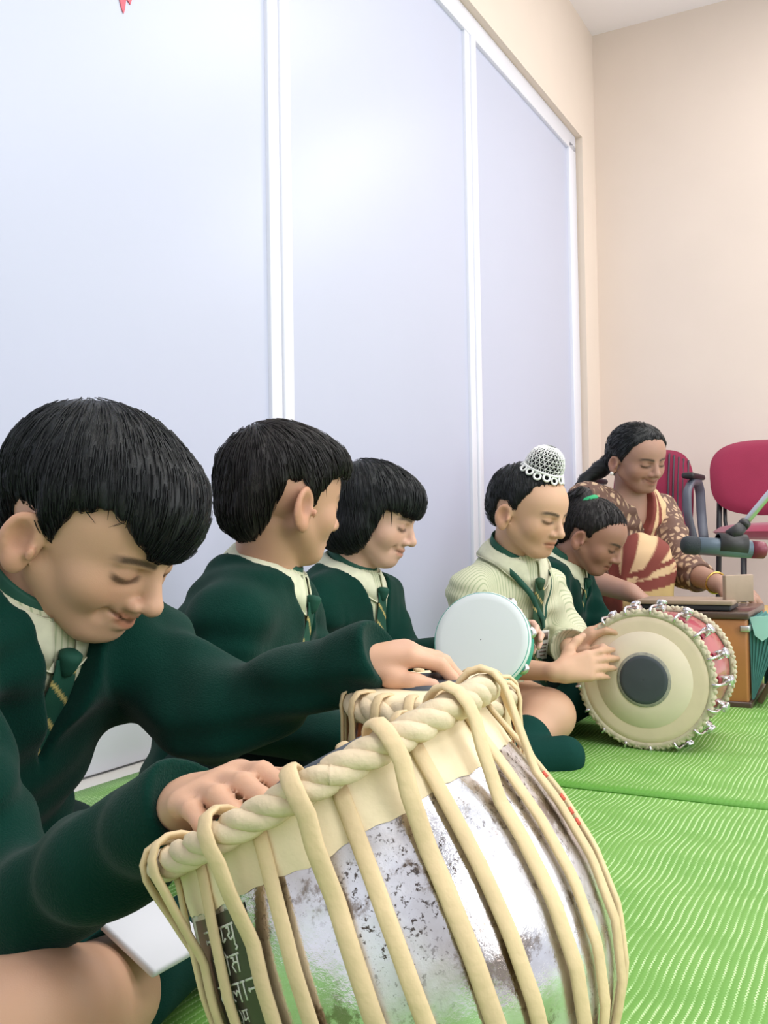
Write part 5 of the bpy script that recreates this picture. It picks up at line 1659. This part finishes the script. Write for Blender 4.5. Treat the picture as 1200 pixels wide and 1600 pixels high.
def kid5():
    hd = (W(928, 838, 2.52), facing(30, 26, 0), .19)
    sp = dict(head=hd, nb=W(880, 876, 2.56), pelvis=np.array([.42, 2.62, .10]), T=facing(28, 8),
              face=dict(nose=.9, ear=.9, wide=.98), skin=lin(152, 112, 94), seed=33)
    lg = default_legs(sp); lg.update(kneeL=np.array([.63, 2.75, .12]), ankL=np.array([.56, 2.56, .05]), toeL=np.array([.52, 2.48, .045])); sp['legs'] = lg
    shoulders(sp, .112, -.05)
    sp['elR'] = W(868, 1000, 2.40); sp['wrR'] = W(960, 1030, 2.36)
    sp['elL'] = W(935, 985, 2.62); sp['wrL'] = W(985, 1015, 2.46)
    sp['hands'] = [dict(w=sp['wrR'], d=(.95, -.1, -.1), n=(0, 0, 1), side='R'), dict(w=sp['wrL'], d=(.95, -.2, -.2), n=(0, 0, 1), side='L')]
    hair = dict(hull=[((0, -.06, .12), (.395, .48, .40), 0), ((0, -.28, -.04), (.31, .26, .30), .06), ((.04, -.36, .42), (.14, .15, .16), .03), ((.05, -.48, .26), (.12, .13, .2), .05)],
                line=[(0, .30, .02), (30, .29, .02), (50, .23, .02), (65, .12, .02), (76, -.02, .02), (88, .05, .02), (110, .06, .02), (125, -.1, .02), (150, -.28, .02), (180, -.30, .02)],
                jag=.008, lock=.004, seed=7, K=13, slen=(.05, .11))
    root, org, _ = kid(sp, .0036, .0048, 'small child bowed forward in dark green sweater with a green hair band, beside the woman', hair, hairm=H_BROWN, tie_kw=dict(length=.12), zv=.12)
    o, M, s = hd
    c = o + s * (np.array([.04, -.27, .405]) @ M); n = unit(np.array([0, -.75, .62]) @ M); e1 = unit(M[0] - n * (M[0] @ n)); e2 = np.cross(n, e1)
    mb = MB(); pts = [c + (e1 * math.cos(a) + e2 * math.sin(a)) * .115 * s for a in np.linspace(0, 2 * math.pi, 32, endpoint=False)]
    mb.tube(np.array(pts), .0085, 10, closed=True)
    mb.obj('hair_band', mat('bright_green_band', lin(40, 160, 104), rough=.7), root, org, label='bright green hair band')
    return root

def woman():
    hd = (W(997, 716, 3.16), facing(64, 14, 4), .222)
    k = 1.30
    sp = dict(k=k, hk=1.0, head=hd, nb=W(985, 772, 3.21), pelvis=np.array([.80, 3.36, .13]), T=facing(52, 12),
              face=dict(nose=.95, ear=.8, wide=1.0, smile=1.0, lid=-.058, brow=1.0), skin=lin(164, 126, 108), seed=40, bow=.02, neckr=.052,
              armr=(.045, .040, .040, .028), tip=(.42, .27, .22, 1))
    shoulders(sp, .135, -.050)
    sp['shR'] = W(917, 782, 3.12)
    sp['elL'] = W(1074, 893, 3.05); sp['wrL'] = W(1122, 912, 2.88)
    sp['elR'] = W(902, 900, 2.98); sp['wrR'] = W(985, 926, 2.78)
    sp['hands'] = [dict(w=sp['wrL'], d=(.75, -.55, -.25), n=(-.1, -.2, .97), side='L', curls=[(.3, .5, .3)] * 4),
                   dict(w=sp['wrR'], d=(.72, -.40, -.45), n=(.2, -.1, .95), side='R', curls=[(.25, .4, .3)] * 4)]
    kR = W(1004, 882, 3.0)
    sp['legs'] = dict(hipR=np.array([.73, 3.28, .13]), kneeR=kR, ankR=np.array([.80, 2.97, .06]), toeR=np.array([.75, 2.89, .04]),
                      hipL=np.array([.88, 3.40, .13]), kneeL=np.array([1.22, 3.18, .12]), ankL=np.array([1.0, 3.06, .06]), toeL=np.array([.92, 3.08, .05]))
    root, org = make_body(sp, .0042, SKIN, 'woman with long tied hair in a brown blouse and striped saree, seated playing the harmonium')
    o, M, s = hd
    hair = dict(hull=[((0, -.06, .13), (.405, .49, .40), 0), ((0, -.28, -.04), (.32, .27, .30), .06)],
                locks=[((0, -.45, -.05), (.20, -.60, -.26), .15, .13, .06), ((.20, -.60, -.26), (.42, -.66, -.42), .13, .10, .04), ((.42, -.66, -.42), (.66, -.66, -.60), .10, .04, .03)],
                line=[(0, .32, .02), (25, .30, .02), (48, .20, .01), (62, .06, .01), (74, -.06, .02), (88, .02, .02), (110, .03, .02), (125, -.5, .02), (150, -.7, .02), (180, -.7, .02)],
                jag=.006, lock=.003, seed=17, K=13, slen=(.05, .10), whorl=(0, .35, .95))
    hp, hf, fl = hair_mesh(o, M, s, hair, .0036)
    mesh_obj('hair', hp, hf, H_BLACK, root, org, True, {'flow': fl})
    st = MB(); ec = o + s * (np.array([.43, -.045, -.215]) @ M); st.ball(ec, .0062, 12); st.obj('earring', mat('pearl_stud', lin(236, 232, 226), rough=.25), root, org)
    nb, pv, ch, be, A, _ = torso_points(sp)
    # blouse
    m = mat('brown_leaf_blouse', lin(112, 84, 74), rough=.7, spec=.3)
    nt = m.node_tree; b = nt.nodes['Principled BSDF']; tc = nt.nodes.new('ShaderNodeTexCoord'); vo = nt.nodes.new('ShaderNodeTexVoronoi'); vo.feature = 'DISTANCE_TO_EDGE'
    vo.inputs['Scale'].default_value = 46; mp = nt.nodes.new('ShaderNodeMapping'); mp.inputs['Scale'].default_value = (1.0, 1.0, .55)
    nt.links.new(tc.outputs['Object'], mp.inputs[0]); nt.links.new(mp.outputs[0], vo.inputs['Vector'])
    r = nt.nodes.new('ShaderNodeValToRGB'); r.color_ramp.elements[0].position = .16; r.color_ramp.elements[0].color = lin(104, 78, 68)
    r.color_ramp.elements[1].position = .26; r.color_ramp.elements[1].color = lin(188, 160, 132)
    nt.links.new(vo.outputs['Distance'], r.inputs[0]); nt.links.new(r.outputs[0], b.inputs['Base Color'])
    pts = [nb + A[2] * .08, pv, sp['shR'], sp['shL'], sp['elR'], sp['elL'], sp['wrR'], sp['wrL']]
    for sd in (1, -1): pts += [nb + A[0] * .24 * sd, pv + A[0] * .2 * sd, pv + A[1] * .2 * sd]
    lo, hi = bounds(pts, .07); lo[2] = max(lo[2], 0)
    V = Vol(lo, hi, .005)
    torso_solid(V, sp, .004)
    for sd in 'RL': arm_solid(V, sp['sh' + sd], sp['el' + sd], sp['wr' + sd], 0, r=(.062, .054, .053, .046), k=.02, to=.34)
    V.wrinkle(.003, .06, 5)
    for sd in 'RL':
        el, wr = np.asarray(sp['el' + sd]), np.asarray(sp['wr' + sd]); d = unit(wr - el); e = el + (wr - el) * .34
        V.cone(e + d * .066, e + d * .1, .062, .062, .004, 'cut')
    v_cut(V, sp, .10, hole=.075, slope=.55)
    grid_obj(V, 'blouse', m, root, org)
    bg_ = MB(); el, wr = np.asarray(sp['elL']), np.asarray(sp['wrL']); d = unit(wr - el); e1 = unit(np.cross(d, (0, 0, 1))); e2 = np.cross(d, e1)
    bg_.tube(np.array([wr - d * .012 + (e1 * math.cos(a) + e2 * math.sin(a)) * .032 for a in np.linspace(0, 2 * math.pi, 28, endpoint=False)]), .0032, 8, closed=True)
    bg_.obj('bangle', mat('gold_bangle', lin(206, 170, 96), rough=.25, metal=1), root, org)
    # saree: drape over the chest and the lap with the raised knee
    gold, mar, gd2 = np.array(lin(210, 178, 138)), np.array(lin(124, 62, 54)), np.array(lin(188, 160, 110))
    V = Vol(lo - .05, hi + .05, .005)
    torso_solid(V, sp, .016)
    def keep_band(x, y, z):
        l = V.local((x, y, z), nb, A)
        u = np.clip((-l[2]) / .40, 0, 1); cx = -.075 + .085 * u; hw = .045 + .13 * u * u
        return -np.maximum(np.maximum(np.abs(l[0] - cx) - hw, np.where(l[2] > -.30, .0, -1.0) - l[1] + .0), l[2] - .02)
    V.fun(V.lo, V.lo + (V.n - 1) * V.h, keep_band, .004, 'cut')
    def drape_col(P_):
        l = (P_ - nb) @ A.T; u = np.clip(-l[:, 2] / .40, 0, 1); cx = -.075 + .085 * u; hw = .045 + .13 * u * u
        t = (l[:, 0] - cx) / hw
        mk = (sstep(-.25, .15, np.sin(t * 7.5 + 1.2)) * sstep(-.5, -.4, t))[:, None]
        return gold * (1 - mk) + mar * mk
    V.wrinkle(.003, .05, 8)
    grid_obj(V, 'saree_drape', M_COL, root, org, attrs={'Col': drape_col})
    lg = sp['legs']
    lo, hi = bounds([lg[n + q] for n in ('hip', 'knee', 'ank') for q in 'RL'] + [pv], .20); lo[2] = 0
    V = Vol(lo, hi, .005)
    V.ell(pv, (.21, .19, .14), axes((A[1][0], A[1][1], 0)), .0)
    V.cone(lg['hipR'], kR, .115, .088, .05); V.cone(kR, lg['ankR'], .088, .085, .04); V.cone(kR + np.array([-.05, .03, -.12]), lg['hipR'], .10, .11, .06)
    V.cone(kR + np.array([-.02, .02, -.20]), np.asarray(lg['ankR']) + np.array([-.10, .10, .02]), .085, .08, .05)
    V.cone(lg['hipL'], lg['kneeL'], .11, .085, .05); V.cone(lg['kneeL'], lg['ankL'], .085, .06, .04)
    V.wrinkle(.0035, .075, 11)
    def lap_col(P_):
        q = P_ - kR; u, v = q[:, 0] + .35 * q[:, 1] * 0, q[:, 2]
        col = np.tile(gold, (len(P_), 1))
        an = np.arctan2(v + .13, u + .10)
        fan = sstep(-.05, .35, np.sin(an * 15.0 + .6)) * sstep(-.045, -.035, v - .25 * (u + .02))
        b1 = (v < -.045 + .22 * (u + .02)) & (v > -.080 + .22 * (u + .02))
        b2 = np.abs(v - (-.012 + .30 * u)) < .008
        mk = np.maximum(fan, np.maximum(b1, b2) * 1.0)[:, None]
        col = col * (1 - mk) + mar * mk
        lowm = ((v < -.080 + .22 * (u + .02)))[:, None] * 1.0
        scal = (np.sin(u * 2 * math.pi / .028) * .012 > (v + .125))[:, None] * .35 * lowm
        col = col * (1 - lowm) + (gd2 * (1 - scal) + np.array(lin(150, 112, 62)) * scal) * lowm
        left = ((u < -.085))[:, None] * 1.0
        return col * (1 - left) + mar * left
    grid_obj(V, 'saree_skirt', M_COL, root, org, attrs={'Col': lap_col})
    return root
decal()
floor_mat(-2.3, .262, .075, 3.0, .0, 'green woven mat with pale stitched lines in the foreground under the large silver drum', 1)
floor_mat(.225, 2.05, .06, 3.0, .0035, 'green woven mat with pale stitched lines under the red drum, overlapping the nearer mat', 2)
big_drum(); small_drum(); red_drum(); harmonium(); microphone(); chairs(); tambourine(); papers()
kid1()
kid2()
kid3()
kid4()
kid5()
woman()
